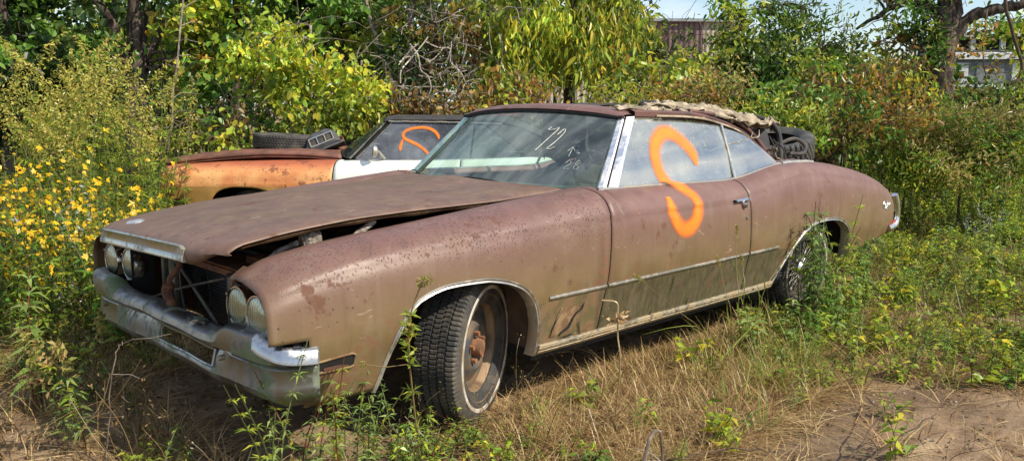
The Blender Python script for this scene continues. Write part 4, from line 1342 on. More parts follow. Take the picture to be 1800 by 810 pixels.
make_wheel(far, (0, -.75, .32), (0, -1, 0)); make_wheel(far, (0, .75, .32), (0, 1, 0)); make_wheel(far, (2.9, -.76, .32), (0, -1, 0)); make_wheel(far, (2.9, .76, .32), (0, 1, 0))
mb = MB(); mb.lathe([(0, .001), (.02, .05), (.05, .065), (.055, .055)], np.array(frame_axes((-.9, -.2, .1))), (1.24, -.90, 1.02), 20); mb.tube([(1.24, -.90, 1.02), (1.28, -.82, .95)], .012, 6)
mb.build('door_mirror', M['trim'], far)
mb = MB()
for (a, b) in (((2.0, .36, .5), (2.1, .36, .98)), ((2.0, -.36, .5), (2.1, -.36, .98))): mb.box(((a[0]+b[0])/2, a[1], .76), (.14, .55, .46))
mb.box((1.12, 0, .88), (.3, 1.3, .12)); mb.build('seats_and_dash', M['interior'], far, bevel=.03)
def far_surf(x, z): return (x, -(gy2(z)+.006) if z > .94 else B2.y(x, z)-.006, z)
spray_s([(1.800, 1.135), (1.79, 1.175), (1.74, 1.220), (1.66, 1.245), (1.56, 1.240), (1.475, 1.215), (1.445, 1.170), (1.475, 1.130), (1.56, 1.095), (1.64, 1.050), (1.70, .995), (1.72, .96)], far_surf, 'spray_painted_letter', far, .040)
spray_s([(1.445, 1.13), (1.435, 1.09), (1.425, 1.05), (1.43, 1.02)], far_surf, 'spray_paint_dab', far, .040)

def far_w(p):
    c, s = math.cos(-.78), math.sin(-.78); return np.array((2.12+c*p[0]-s*p[1], 4.75+s*p[0]+c*p[1], -.09+p[2]))
def far_v(p):
    c, s = math.cos(-.78), math.sin(-.78); return np.array((c*p[0]-s*p[1], s*p[0]+c*p[1], p[2]))
# tyre lying on the far bonnet
ty = make_tyre(None, (0, 0, 0), (0, 0, 1), .315, .145, .19, name='bald_tyre', mat=rubber('bald_rubber', (.035, .034, .033), (.15, .13, .10), .5), nseg=120)
ty.location = far_w((.14, -.26, 1.090)); ty.rotation_euler = (.05, .03, .3)
tag(ty, 'bald black tyre lying flat on the rusted bonnet of the coupe', 'tyre', 'loose tyres left on the two cars')
# broken grille piece next to it
part = empty('grille_fragment', far_w((.60, -.36, 1.00))); tag(part, 'dark broken car grille piece with bright cells leaning beside the tyre', 'car part')
part.rotation_euler = (math.radians(-12), math.radians(-22), -.78+.25)
mb = MB(); G = []
for x in np.linspace(-.17, .17, 16):
    e = 1-abs(x/.17)**4*.45
    G.append([(x, -.09, 0), (x, -.115, .05*e), (x, -.095, .155*e), (x, -.05, .205*e), (x, .04, .20*e), (x, .10, .12*e), (x, .11, .0)])
mb.grid(G, closev=True); mb.add(G[0], [tuple(range(7))]); mb.add(G[-1], [tuple(range(7))])
mb.build('shell', simple('grey_black_plastic', (.075, .08, .085), (.04, .04, .042), .6), part)
mb = MB()
for z in (.065, .145): mb.box((0, -.118, z), (.24, .014, .009))
for x in (-.12, -.04, .04, .12): mb.box((x, -.118, .105), (.009, .014, .085))
mb.build('bright_cells', M['trim'], part, smooth=False)
mb = MB(); mb.box((0, -.112, .105), (.235, .004, .078)); mb.build('cell_backing', M['rubber'], part, smooth=False)
mb = MB(); mb.box((0, 0, .006), (.42, .26, .018)); mb.build('flange', simple('grey_flange', (.12, .125, .13), (.06, .06, .06), .6), part, bevel=.006)
mb = MB(); th = np.linspace(0, 18, 90); mb.tube([(.19+.018*math.cos(t), -.02+.012*t/2-.06, .05+.018*math.sin(t)) for t in th], .005, 5); mb.build('coil', M['hubrust'], part)

# tyre standing in the folded-top well of the convertible
ty = make_tyre(None, (0, 0, 0), (0, 0, 1), .305, .20, .19, name='knobbly_tyre', mat=rubber('lugged_rubber', (.03, .03, .03), (.11, .11, .085), .6), nseg=84, lug=True)
ty.location = (3.80, -.10, 1.035); ax = frame_axes((-.24, -.10, .96)); ty.rotation_euler = Matrix((ax[0], ax[1], ax[2])).transposed().to_euler()
tag(ty, 'knobbly black tyre lying on the boot of the brown convertible behind the folded roof', 'tyre', 'loose tyres left on the two cars')
mb = MB(); mb.tube(spline([(3.25, -.35, 1.04), (3.32, -.42, 1.10), (3.44, -.46, 1.13), (3.52, -.50, 1.08), (3.42, -.54, 1.03), (3.30, -.50, 1.03)], 8), .014, 8)
o = mb.build('inner_tube', M['rubber'], None); tag(o, 'crumpled black rubber inner tube lying in front of the knobbly tyre', 'inner tube')

# weathered lumps of wood jammed in the open bonnet gap
def log(name, P, r, label, seed):
    P = spline(P, 8); k = len(P); n = 20; G = []
    T = np.gradient(P, axis=0); T /= np.linalg.norm(T, axis=1)[:, None]
    for i in range(k):
        a = np.cross(T[i], (0, 0, 1)); a /= np.linalg.norm(a); b = np.cross(T[i], a); row = []
        rr = np.interp(i/(k-1), np.linspace(0, 1, len(r)), r)
        for j in range(n):
            t = j*2*math.pi/n
            w_ = rr*(1+.22*hashn((math.cos(t)*2, math.sin(t)*2, i*.25), 1.6, seed)+.12*hashn((math.cos(t)*5, math.sin(t)*5, i*.6), 2, seed))
            row.append(P[i]+w_*(a*math.cos(t)+b*math.sin(t)))
        G.append(row)
    mb = MB(); mb.grid(G, closev=True); mb.add(G[0], [tuple(range(n))]); mb.add(G[-1], [tuple(range(n))])
    return tag(mb.build(name, M['wood'], None, auto=0), label, 'wood')
log('wood_stump', [(-.585, -.565, .832), (-.555, -.57, .840), (-.515, -.572, .848)], [.026, .038, .034], 'stubby bleached stump wedged in the front of the bonnet gap', 1)
log('twisted_root', [(-.72, -.54, .775), (-.68, -.555, .805), (-.64, -.56, .82), (-.60, -.565, .832)], [.006, .011, .009, .012], 'thin twisted grey root beside the bleached stump under the bonnet', 3)
log('driftwood_branch', [(-.42, -.60, .80), (-.37, -.60, .838), (-.31, -.595, .868), (-.275, -.59, .893)], [.009, .011, .012, .018], 'bleached branch with a split end propping up the bonnet', 2)

# ------------------------------------------------------------ structures beyond the trees
def facing(u, d):
    p = gp(u, d); fwd = np.array((_F[0], _F[1])); fwd /= np.linalg.norm(fwd)
    return p, math.atan2(fwd[1], fwd[0])-math.pi/2
p, a = facing(1180, 46)
bld = empty('metal_warehouse', tuple(p), a+.06); tag(bld, 'maroon and tan metal warehouse with flat roof beyond the trees', 'warehouse')
def corr(name, c1, c2):
    t = NT(name); X, Y, Z = t.xyz(); s_ = t.math('SINE', t.math('MULTIPLY', X, 2*math.pi/.30))
    t.principled(t.mix(t.step(s_, -.9, -.4), c2, t.mix(t.noise(1.2, 4), c1, tuple(k*.8 for k in c1))), .6, 0, t.bump(s_, .8, .03)); return t.m
mm = corr('maroon_siding', (.17, .095, .100), (.05, .03, .03)); mt = corr('tan_siding', (.42, .36, .28), (.30, .25, .19))
xs = [(-11.0, -7.2, mm), (-7.2, -1.0, mt), (-1.0, 1.65, mm), (1.65, 4.0, mt)]
for i, (x0, x1, mt_) in enumerate(xs):
    mb = MB(); mb.box(((x0+x1)/2, 0, 3.05), (x1-x0-.02, .12, 6.1)); mb.build('wall_panel', mt_, bld, smooth=False)
mb = MB(); mb.box((-3.5, 6, 3.0), (14.9, 11.8, 5.9)); mb.build('wall', mt, bld, smooth=False)
mb = MB(); mb.box((-3.5, 5.9, 6.18), (15.3, 12.4, .16)); mb.build('roof', simple('roof_cap_grey', (.30, .32, .34), rough=.5), bld, smooth=False)
mb = MB(); mb.box((2.2, -.1, 1.3), (3, .06, 2.6)); mb.build('door', simple('roller_door', (.6, .6, .58)), bld, smooth=False)

p, a = facing(1745, 19)
tr = empty('derelict_truck_body', tuple(p), a-.12); tag(tr, 'faded white derelict truck body with round-holed rail behind the big right-hand tree', 'truck')
wm = simple('faded_white_panel', (.62, .63, .60), (.40, .40, .36), .6, scale=3); gm = simple('grey_panel', (.20, .21, .21), (.12, .12, .12), .6)
L0, L1 = -1.25, 2.6
mb = MB(); mb.box(((L0+L1)/2, 1.0, 1.75), (L1-L0, 1.9, 1.9)); mb.build('hull', gm, tr, smooth=False)
mb = MB(); mb.box(((L0+L1)/2+.1, .95, 3.02), (L1-L0-.1, 2.1, .07)); mb.build('roof', wm, tr, bevel=.01)
for x in (L0+.05, -.55, .1, .75, 1.5, 2.5):
    
    for yy in (.02, 1.9): mb = MB(); mb.box((x, yy, 2.85), (.10, .08, .34)); mb.build('post', wm, tr, smooth=False)
mb = MB(); mb.box(((L0+L1)/2, 1.0, 2.83), (L1-L0-.2, 1.5, .30)); mb.build('cabin_interior', M['black'], tr, smooth=False)
mb = MB(); mb.box(((L0+L1)/2, -.02, 2.56), (L1-L0, .10, .16)); rl = mb.build('rail', simple('white_rail', (.80, .80, .76), rough=.5), tr, bevel=.01)
for k in range(16):
    x = L0+.12+k*.235
    mb = MB(); mb.tube([(x, -.075, 2.56), (x, -.066, 2.56)], .032, 10); mb.build('rail_hole' if k % 5 > 1 else 'marker_lamp', M['black'] if k % 5 > 1 else simple('amber', (.75, .30, .08)), rl, smooth=False)
for k, x in enumerate(np.linspace(L0+.35, L1-.4, 5)):
    mb = MB(); mb.box((x, .03, 2.18), (.60, .05, .46)); mb.build('locker_door', (wm, gm)[k % 2], tr, bevel=.012)
mb = MB(); mb.box((L0+.30, -.01, 2.12), (.5, .04, .10)); mb.build('red_stripe', M['red'], tr, smooth=False)
mb = MB(); mb.box(((L0+L1)/2, -.05, 1.86), (L1-L0+.1, .16, .10)); mb.build('step_board', wm, tr, smooth=False)
for x in (-.4, 1.6):
    mb = MB(); mb.tube([(x, .05, .5), (x, .35, .5)], .5, 24); mb.build('wheel', M['rubber'], tr, auto=30)
# ------------------------------------------------------------ vegetation
def leafmat(name='leaves', trans=.42, gloss=.025):
    t = NT(name)
    at = t.n('Attribute'); at.attribute_name = 'Col'
    nf = t.noise(2.2, 3)
    col = t.mix(t.math('MULTIPLY', nf, .12), at.outputs['Color'], (.05, .05, .01))
    d = t.n('BsdfDiffuse'); t.set(d.inputs[0], col)
    tr = t.n('BsdfTranslucent'); t.set(tr.inputs[0], col)
    g = t.n('BsdfGlossy'); g.inputs['Roughness'].default_value = .38; t.set(g.inputs[0], (.8, .85, .8))
    m1 = t.n('MixShader'); m1.inputs[0].default_value = trans; t.t.links.new(d.outputs[0], m1.inputs[1]); t.t.links.new(tr.outputs[0], m1.inputs[2])
    m2 = t.n('MixShader'); m2.inputs[0].default_value = gloss; t.t.links.new(m1.outputs[0], m2.inputs[1]); t.t.links.new(g.outputs[0], m2.inputs[2])
    t.t.links.new(m2.outputs[0], t.out.inputs[0])
    return t.m
LEAF = leafmat()
DRY = leafmat('dry_stalks', .15, .03)
def barkmat():
    t = NT('furrowed_bark'); n1 = t.noise(16, 7, stretch=(1, 1, .16), rough=.65); n2 = t.noise(5, 4)
    col = t.mix(t.step(n1, .38, .60), (.028, .021, .017), (.145, .112, .088)); col = t.mix(t.math('MULTIPLY', t.step(n2, .5, .7), .4), col, (.10, .11, .07))
    t.principled(col, .95, 0, t.bump(n1, 1.0, .05), .2); return t.m
BARK = barkmat()
TWIG = simple('pale_twig', (.27, .22, .17), (.12, .09, .07), .9, scale=12)
TWIGD = simple('dark_stem', (.09, .055, .035), (.05, .035, .02), .9, scale=12)

PAL = dict(
    yg=[(.38, .45, .04), (.30, .42, .04), (.48, .47, .04), (.20, .33, .035), (.34, .44, .045), (.55, .46, .045)],
    green=[(.09, .19, .03), (.13, .26, .035), (.07, .14, .025), (.17, .30, .04)],
    mid=[(.22, .30, .04), (.30, .37, .045), (.15, .22, .03), (.40, .40, .05)],
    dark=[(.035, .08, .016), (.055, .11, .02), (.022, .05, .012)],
    willow=[(.34, .39, .05), (.46, .43, .05), (.23, .32, .04), (.56, .46, .05), (.17, .25, .035)],
    brown=[(.24, .15, .06), (.30, .20, .08), (.12, .10, .04), (.16, .09, .04)],
    autumn=[(.46, .30, .04), (.34, .24, .05), (.20, .20, .04), (.42, .20, .05), (.25, .14, .05)],
    orange=[(.55, .28, .04), (.50, .36, .05), (.14, .19, .03), (.08, .12, .02), (.30, .25, .04)],
    straw=[(.46, .32, .15), (.56, .41, .20), (.36, .23, .10), (.30, .18, .08), (.20, .12, .06)],
    grass=[(.26, .36, .05), (.19, .30, .04), (.36, .40, .07), (.13, .22, .03)],
    ygrass=[(.36, .34, .09), (.44, .36, .12), (.24, .27, .05), (.50, .34, .14)],
    plume=[(.52, .44, .10), (.44, .40, .09), (.36, .42, .07), (.58, .48, .10)],
    yellow=[(.80, .52, .015), (.88, .60, .02), (.72, .44, .012)],
    mug=[(.17, .27, .09), (.22, .33, .11), (.11, .19, .05), (.27, .37, .10)],
)
for _k in ('yg', 'mid', 'green', 'willow', 'mug'): PAL[_k] = [tuple(min(.62, c*1.14) for c in t_) for t_ in PAL[_k]]
def nrmz(a): return a/(np.linalg.norm(a, axis=-1, keepdims=True)+1e-9)

class Veg:
    def __init__(s): s.V = []; s.C = []
    def quads(s, Q, C):
        s.V.append(np.asarray(Q, np.float32).reshape(-1, 4, 3)); s.C.append(np.broadcast_to(np.asarray(C, np.float32), (len(s.V[-1]), 3)))
    def leaves(s, P, D, N, L, Wd, C, fold=.18, droop=.12, pos=.42, full=False):
        P, D, N = (np.asarray(a, float) for a in (P, D, N)); D = nrmz(D); S = nrmz(np.cross(D, N)); N = np.cross(S, D)
        L = np.asarray(L, float)[..., None]*np.ones((len(P), 1)); Wd = np.asarray(Wd, float)[..., None]*np.ones((len(P), 1))
        a = P; b = P+D*L*pos+S*Wd*.5+N*Wd*fold; c = P+D*L-N*L*droop; d = P+D*L*pos-S*Wd*.5+N*Wd*fold
        if not full: s.quads(np.stack([a, b, c, d], 1), C); return
        m0 = P+D*L*.22; e = P+D*L*.74-N*L*droop*.45
        bl = P+D*L*.18+S*Wd*.40+N*Wd*fold*.8; b2 = P+D*L*.62+S*Wd*.42+N*Wd*fold*.6-N*L*droop*.3
        dl = P+D*L*.18-S*Wd*.40+N*Wd*fold*.8; d2 = P+D*L*.62-S*Wd*.42+N*Wd*fold*.6-N*L*droop*.3
        C = np.broadcast_to(np.asarray(C, float), (len(P), 3))
        s.quads(np.stack([a, bl, b2, c], 1), C); s.quads(np.stack([c, d2, dl, a], 1), C*.93)
    def blades(s, P, D, L, Wd, bend, C, seg=3):
        """curved grass blades: D start direction, bend = sideways/downward vector"""
        P, D, bend = (np.asarray(a, float) for a in (P, D, bend)); D = nrmz(D)
        L = np.asarray(L, float)[..., None]*np.ones((len(P), 1)); Wd = np.asarray(Wd, float)[..., None]*np.ones((len(P), 1))
        S = nrmz(np.cross(D, bend+np.array((1e-3, 2e-3, 0))))
        ts = np.linspace(0, 1, seg+1); prev = None
        for k, t in enumerate(ts):
            c = P+D*L*t+bend*L*t*t; w = Wd*(1-t**1.6)*.5+.0003
            cur = (c-S*w, c+S*w)
            if prev is not None: s.quads(np.stack([prev[0], prev[1], cur[1], cur[0]], 1), C)
            prev = cur
    def stem(s, P, r, C, n=3):
        P = np.asarray(P, float); k = len(P); r = np.full(k, r) if np.isscalar(r) else np.asarray(r)
        T = nrmz(np.gradient(P, axis=0)); a = nrmz(np.cross(T, (.31, .87, .39))); b = np.cross(T, a)
        R_ = [P+r[:, None]*(a*math.cos(q)+b*math.sin(q)) for q in np.arange(n)*2*math.pi/n]
        for i in range(n):
            A, B_ = R_[i], R_[(i+1) % n]
            s.quads(np.stack([A[:-1], B_[:-1], B_[1:], A[1:]], 1), C)
    def arrays(s): return np.concatenate(s.V), np.concatenate(s.C)
    def build(s, name, mat=None, parent=None):
        V, C = s.arrays(); n = len(V)
        o = fast_mesh(name, V.reshape(-1, 3), np.arange(n*4, dtype=np.int32).reshape(n, 4), mat or LEAF, parent, col=np.repeat(C, 4, 0))
        return o
    def stamp(s, protos, P, rz, sc, tilt=.0, cv=.15, rg=None):
        """copy whole small plants of one uncountable kind into this mesh"""
        rg = rg or rng
        pick = rg.integers(0, len(protos), len(P))
        for k, (V, C) in enumerate(protos):
            I = np.where(pick == k)[0]
            for i in I:
                c, sn = math.cos(rz[i]), math.sin(rz[i]); Rm = np.array(((c, -sn, 0), (sn, c, 0), (0, 0, 1)))
                s.V.append((V.astype(float)@Rm.T*sc[i]+P[i]).astype(np.float32)); s.C.append(C*(1+rg.uniform(-cv, cv)))

def pal(name, n, rg=None, jit=.18):
    rg = rg or rng
    A = np.array(PAL[name]); c = A[rg.integers(0, len(A), n)]
    return c*(1+rg.uniform(-jit, jit, (n, 1)))*(1+rg.uniform(-.06, .06, (n, 3)))

def ell_points(c, r, n, rg, hollow=.45):
    d = nrmz(rg.normal(size=(n, 3))); q = rg.uniform(hollow**3, 1, n)**(1/3)
    return np.asarray(c)+d*q[:, None]*np.asarray(r)

def crown_leaves(veg, blobs, leaf, pals, cover, rg, droop=.3, aspect=.62, cl=.16, per=26, up=(0, 0, 1), full=False):
    """blobs: (centre, radii). Leaves gather in twig clusters so that light and gaps fall between them"""
    tips = []
    for c, r in blobs:
        r = np.asarray(r, float)
        area = math.pi*max(r[0], r[1])*r[2]
        n = int(cover*area/(leaf*leaf*aspect*.42)); k = max(4, n//per)
        cc = ell_points(c, r, k, rg); tips.append(cc)
        idx = rg.integers(0, k, n)
        sprig = nrmz(rg.normal(size=(k, 3))*(1, 1, .5)+np.array((0, 0, -droop)))
        tt = rg.uniform(-1, 1, n)[:, None]
        P = cc[idx]+sprig[idx]*tt*cl*1.5+rg.normal(size=(n, 3))*cl*.45
        D = nrmz(sprig[idx]*.6+rg.normal(size=(n, 3))*.75+np.array((0, 0, -droop*1.3)))
        N = nrmz(rg.normal(size=(n, 3))*.75+np.array(up)+np.array((.1, -.4, 0)))
        L = leaf*rg.uniform(.42, 1.35, n)
        fav = rg.integers(0, len(pals)); ci = np.where(rg.random(k) < .55, fav, rg.integers(0, len(pals), k)); bf = rg.uniform(.72, 1.22)
        C = np.zeros((n, 3))
        for q, pn in enumerate(pals):
            mk = ci[idx] == q; C[mk] = pal(pn, int(mk.sum()), rg)
        C *= bf*(1+rg.uniform(-.25, .25, (k, 1)))[idx]
        veg.leaves(P, D, N, L, L*aspect*1.08, C, full=full)
    return np.concatenate(tips)

def limb(mb, a, b, r0, r1, rg, wob=.08, n=7, seg=8):
    a, b = np.asarray(a, float), np.asarray(b, float); L = np.linalg.norm(b-a)
    P = a+(b-a)*np.linspace(0, 1, seg)[:, None]; P[1:-1] += rg.normal(size=(seg-2, 3))*wob*L*.35
    P[:, 2] += np.sin(np.linspace(0, math.pi, seg))*L*.06
    P = spline(P, 3); mb.tube(P, np.linspace(r0, r1, len(P)), n, False)
    return P

def tree(name, label, cat, base, trunks, blobs, leaf, pals, cover=1.6, seed=0, droop=.3, aspect=.62, cl=.15, group=None, limbs=26, lr=.018, bark=None, per=42):
    """trunks: list of (list of points, r0, r1); blobs: crown lumps in world space"""
    rg = np.random.default_rng(seed)
    root = empty(name, tuple(base)); tag(root, label, cat, group)
    veg = Veg(); off = np.array(base)
    blobs = [(np.asarray(c)-off, r) for c, r in blobs]
    tips = crown_leaves(veg, blobs, leaf*1.18, pals, cover*1.75, rg, droop, aspect, cl, per, full=True)
    veg.build('crown', LEAF, root)
    mb = MB(); allp = []
    for pts, r0, r1 in trunks:
        P = spline([np.asarray(p)-off for p in pts], 6)
        P[1:-1] += rg.normal(size=(len(P)-2, 3))*r0*.12
        mb.tube(P, np.linspace(r0, r1, len(P))*(1+.08*np.sin(np.arange(len(P))*1.7)), 12, True); allp += [(p, r0+(r1-r0)*i/len(P)) for i, p in enumerate(P)]
    if allp and limbs:
        AP = np.array([p for p, _ in allp]); sel = rg.permutation(len(tips))[:limbs]
        for i in sel:
            t = tips[i]; dd = np.linalg.norm((AP-t)*(1, 1, 1.0), axis=1)+np.where(AP[:, 2] > t[2]+.1, 2, 0)
            j = int(np.argmin(dd)); r = min(lr*(1+dd[j]*.5), allp[j][1]*.8)
            P = limb(mb, AP[j], t, r, .004, rg, n=5)
            for _ in range(2):
                k = rg.integers(len(P)//3, len(P)); e = P[k]+rg.normal(size=3)*.25+np.array((0, 0, .08))
                limb(mb, P[k], e, r*.4, .003, rg, n=4, seg=5)
    if mb.n: mb.build('trunk', bark or BARK, root, auto=0)
    return root

def EL(u, v, d, ru, rv, rd):
    """a crown lump centred on the ray through (u, v) at depth d"""
    return (wp(u, v, d), (ru*d/FPX, rd, rv*d/FPX))
def up(u, d, h, lean=(0, 0)):
    p = gp(u, d); return [p, p+np.array((lean[0]*.5, lean[1]*.5, h*.5)), p+np.array((lean[0], lean[1], h))]
def at_(u, d, pts):
    """trunk polyline from rows/columns at depths"""
    return [wp(a, b, c) for a, b, c in pts]

# --- far wood: one uncountable dark mass behind everything
rg = np.random.default_rng(5)
vg = Veg()
topv = lambda u: np.interp(u, [-500, 0, 120, 180, 330, 400, 520, 1000, 1100, 1145, 1290, 1330, 1420, 1500, 1560, 1640, 1720, 1900, 2400], [-30, -30, 0, 0, 0, -20, -20, -20, 20, 112, 112, 75, 90, 112, 100, 140, 165, 165, 60])
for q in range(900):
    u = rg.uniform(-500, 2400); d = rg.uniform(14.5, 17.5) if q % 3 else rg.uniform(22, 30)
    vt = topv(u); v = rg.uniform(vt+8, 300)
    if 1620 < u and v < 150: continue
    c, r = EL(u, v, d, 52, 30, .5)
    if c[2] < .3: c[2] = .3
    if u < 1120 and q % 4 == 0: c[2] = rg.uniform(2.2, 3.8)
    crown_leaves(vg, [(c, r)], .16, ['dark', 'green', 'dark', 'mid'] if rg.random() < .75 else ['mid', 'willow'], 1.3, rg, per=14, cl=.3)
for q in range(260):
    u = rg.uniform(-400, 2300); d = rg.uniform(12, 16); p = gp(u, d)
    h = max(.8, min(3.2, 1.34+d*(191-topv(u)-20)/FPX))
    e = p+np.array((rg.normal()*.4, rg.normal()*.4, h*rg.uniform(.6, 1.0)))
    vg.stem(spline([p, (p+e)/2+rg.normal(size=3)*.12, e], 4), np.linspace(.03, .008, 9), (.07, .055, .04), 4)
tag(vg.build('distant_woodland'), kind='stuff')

# --- trees and shrubs, left to right
tree('tree', 'dark green dense tree at the far left above the goldenrod', 'tree', gp(20, 12.5), [(up(20, 12.5, 3.2), .16, .07)],
     [EL(-60, 60, 12.5, 120, 80, 1.0), EL(60, 120, 12.2, 90, 70, .9), EL(90, 30, 12.8, 70, 50, .9), EL(10, 190, 12, 110, 60, .9), EL(150, 150, 12.3, 60, 50, .7), EL(-40, -80, 12.5, 130, 90, 1.1), EL(110, -90, 12.6, 110, 80, 1.0)],
     .10, ['dark', 'dark', 'green'], 1.35, 11, limbs=40)
fk = gp(236, 10.6)
tree('tree', 'thick forked grey trunk with sparse orange and green leaves left of the yellow-green thicket', 'tree', fk,
     [([fk, wp(240, 210, 10.6), wp(245, 150, 10.6), wp(240, 60, 10.6), wp(246, -60, 10.6), wp(250, -260, 10.6)], .155, .11),
      ([wp(242, 190, 10.6), wp(222, 110, 10.5), wp(196, 40, 10.4), wp(160, -20, 10.3), wp(120, -140, 10.2)], .075, .04),
      ([wp(250, 120, 10.6), wp(285, 50, 10.7), wp(330, -10, 10.8), wp(360, -120, 10.9)], .055, .035)],
     [EL(160, 20, 10.2, 60, 22, .5), EL(300, 25, 10.3, 60, 34, .5), EL(110, -60, 10.4, 120, 60, .9), EL(260, -90, 10.4, 150, 60, 1.0), EL(200, 90, 10.0, 45, 26, .3), EL(330, 120, 10.3, 35, 35, .3)],
     .095, ['orange', 'green', 'mid', 'dark'], .62, 12, limbs=34)
vn = gp(300, 8.9)
mb = MB(); P = spline([vn, wp(296, 270, 8.9), wp(303, 215, 8.8), wp(304, 160, 8.8), wp(312, 110, 8.8), wp(316, 60, 8.9), wp(322, 0, 9), wp(326, -60, 9.1), wp(345, -150, 9.4)], 8)-vn
mb.tube(P, .011, 7)
for k in range(9):
    i = 14+k*4; e = P[i]+rng.normal(size=3)*(.25, .25, .12)+np.array((.1, 0, .1)); limb(mb, P[i], e, .007, .002, rng, n=4, seg=5)
vine = mb.build('hanging_vine', TWIG, None); vine.location = vn
tag(vine, 'long pale bare vine climbing past the front of the orange coupe', 'vine')
tree('tree', 'green tree with broad leaves above the thin bare vine', 'tree', gp(395, 10.8), [(up(400, 10.8, 3.0, (.2, 0)), .08, .05)],
     [EL(350, 90, 10.3, 60, 60, .6), EL(390, 40, 10.5, 80, 55, .7), EL(440, 15, 10.4, 70, 40, .6), EL(345, 170, 10.2, 45, 50, .5), EL(400, -60, 10.6, 140, 60, .9)],
     .095, ['green', 'mid', 'green', 'yg'], 1.25, 13)
tree('shrub', 'bright yellow-green broad-leaved thicket behind the tyre on the coupe', 'shrub', gp(545, 9.6),
     [(up(500, 9.7, 1.9, (-.3, 0)), .03, .012), (up(545, 9.6, 2.3, (.1, .1)), .04, .015), (up(600, 9.6, 1.9, (.3, 0)), .03, .012)],
     [EL(440, 110, 9.4, 46, 30, .45), EL(500, 100, 9.2, 55, 34, .5), EL(560, 130, 9.1, 60, 40, .5), EL(620, 160, 9.2, 55, 38, .5), EL(540, 190, 9.1, 60, 34, .5), EL(600, 215, 9.0, 60, 28, .4), EL(470, 160, 9.3, 44, 26, .4), EL(660, 190, 9.4, 32, 26, .3), EL(480, 60, 9.5, 40, 22, .4)],
     .068, ['yg', 'yg', 'yg', 'mid'], 1.3, 14, limbs=40, lr=.009, bark=TWIG, droop=.45, per=18)
tree('tree', 'deep green tree crown above the yellow-green thicket', 'tree', gp(600, 11.3), [(up(610, 11.3, 3.3, (0, .1)), .09, .05)],
     [EL(520, 20, 11, 60, 40, .6), EL(590, 45, 10.9, 70, 45, .6), EL(660, 80, 11, 55, 50, .6), EL(640, 15, 11, 70, 40, .6), EL(580, -70, 11.2, 160, 60, 1.0)],
     .10, ['green', 'green', 'dark', 'mid'], 1.25, 15)
bt = gp(735, 10.6)
tree('bare_tree', 'nearly bare grey many-stemmed tree with curled brown leaves behind the coupe roof', 'tree', bt,
     [([gp(700, 10.4), wp(692, 190, 10.4), wp(680, 120, 10.4), wp(655, 50, 10.5), wp(640, -20, 10.6)], .045, .02),
      ([bt, wp(728, 160, 10.6), wp(722, 80, 10.6), wp(724, 10, 10.6), wp(728, -60, 10.6)], .055, .025),
      ([gp(722, 10.5), wp(745, 170, 10.5), wp(752, 110, 10.5), wp(775, 40, 10.5), wp(800, -20, 10.5)], .04, .015),
      ([gp(800, 10.5), wp(812, 170, 10.5), wp(832, 120, 10.5), wp(846, 80, 10.5)], .05, .02)],
     [EL(720, 60, 10.3, 50, 50, .5), EL(780, 40, 10.4, 60, 45, .5), EL(790, 110, 10.4, 60, 45, .5), EL(740, 170, 10.2, 50, 40, .4), EL(830, 60, 10.5, 50, 40, .5), EL(760, -50, 10.5, 110, 50, .7)],
     .065, ['brown', 'brown', 'mid', 'dark', 'autumn'], .62, 16, limbs=90, lr=.010, bark=TWIG)
vx = Veg(); rg2 = np.random.default_rng(77)
for k in range(80):
    u = rg2.uniform(690, 870); v = rg2.uniform(10, 220); a = wp(u, v, 9.9+rg2.uniform(-.3, .5)); pts = [a]
    dr = rg2.normal(size=3); dr[2] = abs(dr[2])*.4
    for q in range(5): dr = nrmz(dr+rg2.normal(size=3)*.6); pts.append(pts[-1]+dr*.17)
    vx.stem(spline(pts, 3), rg2.uniform(.004, .009), (.34, .29, .24), 3)
o = vx.build('tangled_twigs', DRY); tag(o, 'dense grey tangle of dead vine twigs hanging beside the bare tree', 'vine', kind='stuff')
tree('shrub', 'low shrub with curled brown leaves at the foot of the bare tree', 'shrub', gp(745, 9.6), [(up(745, 9.6, .8), .02, .01)],
     [EL(735, 185, 9.4, 45, 22, .35), EL(790, 195, 9.5, 40, 20, .35), EL(700, 200, 9.5, 30, 20, .3)], .06, ['brown', 'brown', 'autumn'], 1.0, 17, lr=.006, bark=TWIG)
tree('willow', 'tall yellow-green willow with drooping narrow leaves behind the windscreen', 'tree', gp(960, 11.0),
     [(up(930, 11.1, 3.2, (-.2, 0)), .09, .05), (up(990, 11, 3.4, (.3, .1)), .08, .04)],
     [EL(870, 50, 10.6, 50, 46, .5), EL(930, 60, 10.4, 60, 55, .6), EL(1000, 50, 10.4, 60, 45, .6), EL(1060, 50, 10.4, 52, 45, .6), EL(1098, 40, 10.5, 30, 40, .4), EL(1050, 105, 10.2, 50, 30, .5), EL(990, 110, 10.3, 46, 34, .5), EL(920, 130, 10.3, 60, 40, .5), EL(880, 120, 10.5, 40, 40, .4), EL(960, -50, 10.8, 170, 60, 1.0), EL(1075, -30, 10.6, 60, 40, .6)],
     .115, ['willow', 'willow', 'mid', 'yg'], 1.2, 18, droop=1.1, aspect=.26, limbs=50, per=20)
tree('shrub', 'mixed green and yellow small-leaved shrub below the willow', 'shrub', gp(900, 9.8), [(up(890, 9.8, 1.0), .03, .01), (up(1000, 9.7, 1.0), .03, .01)],
     [EL(850, 165, 9.6, 50, 26, .4), EL(920, 160, 9.5, 50, 30, .4), EL(860, 205, 9.5, 50, 20, .4)], .06, ['mid', 'willow', 'brown', 'autumn'], 1.1, 19, lr=.007, bark=TWIG)
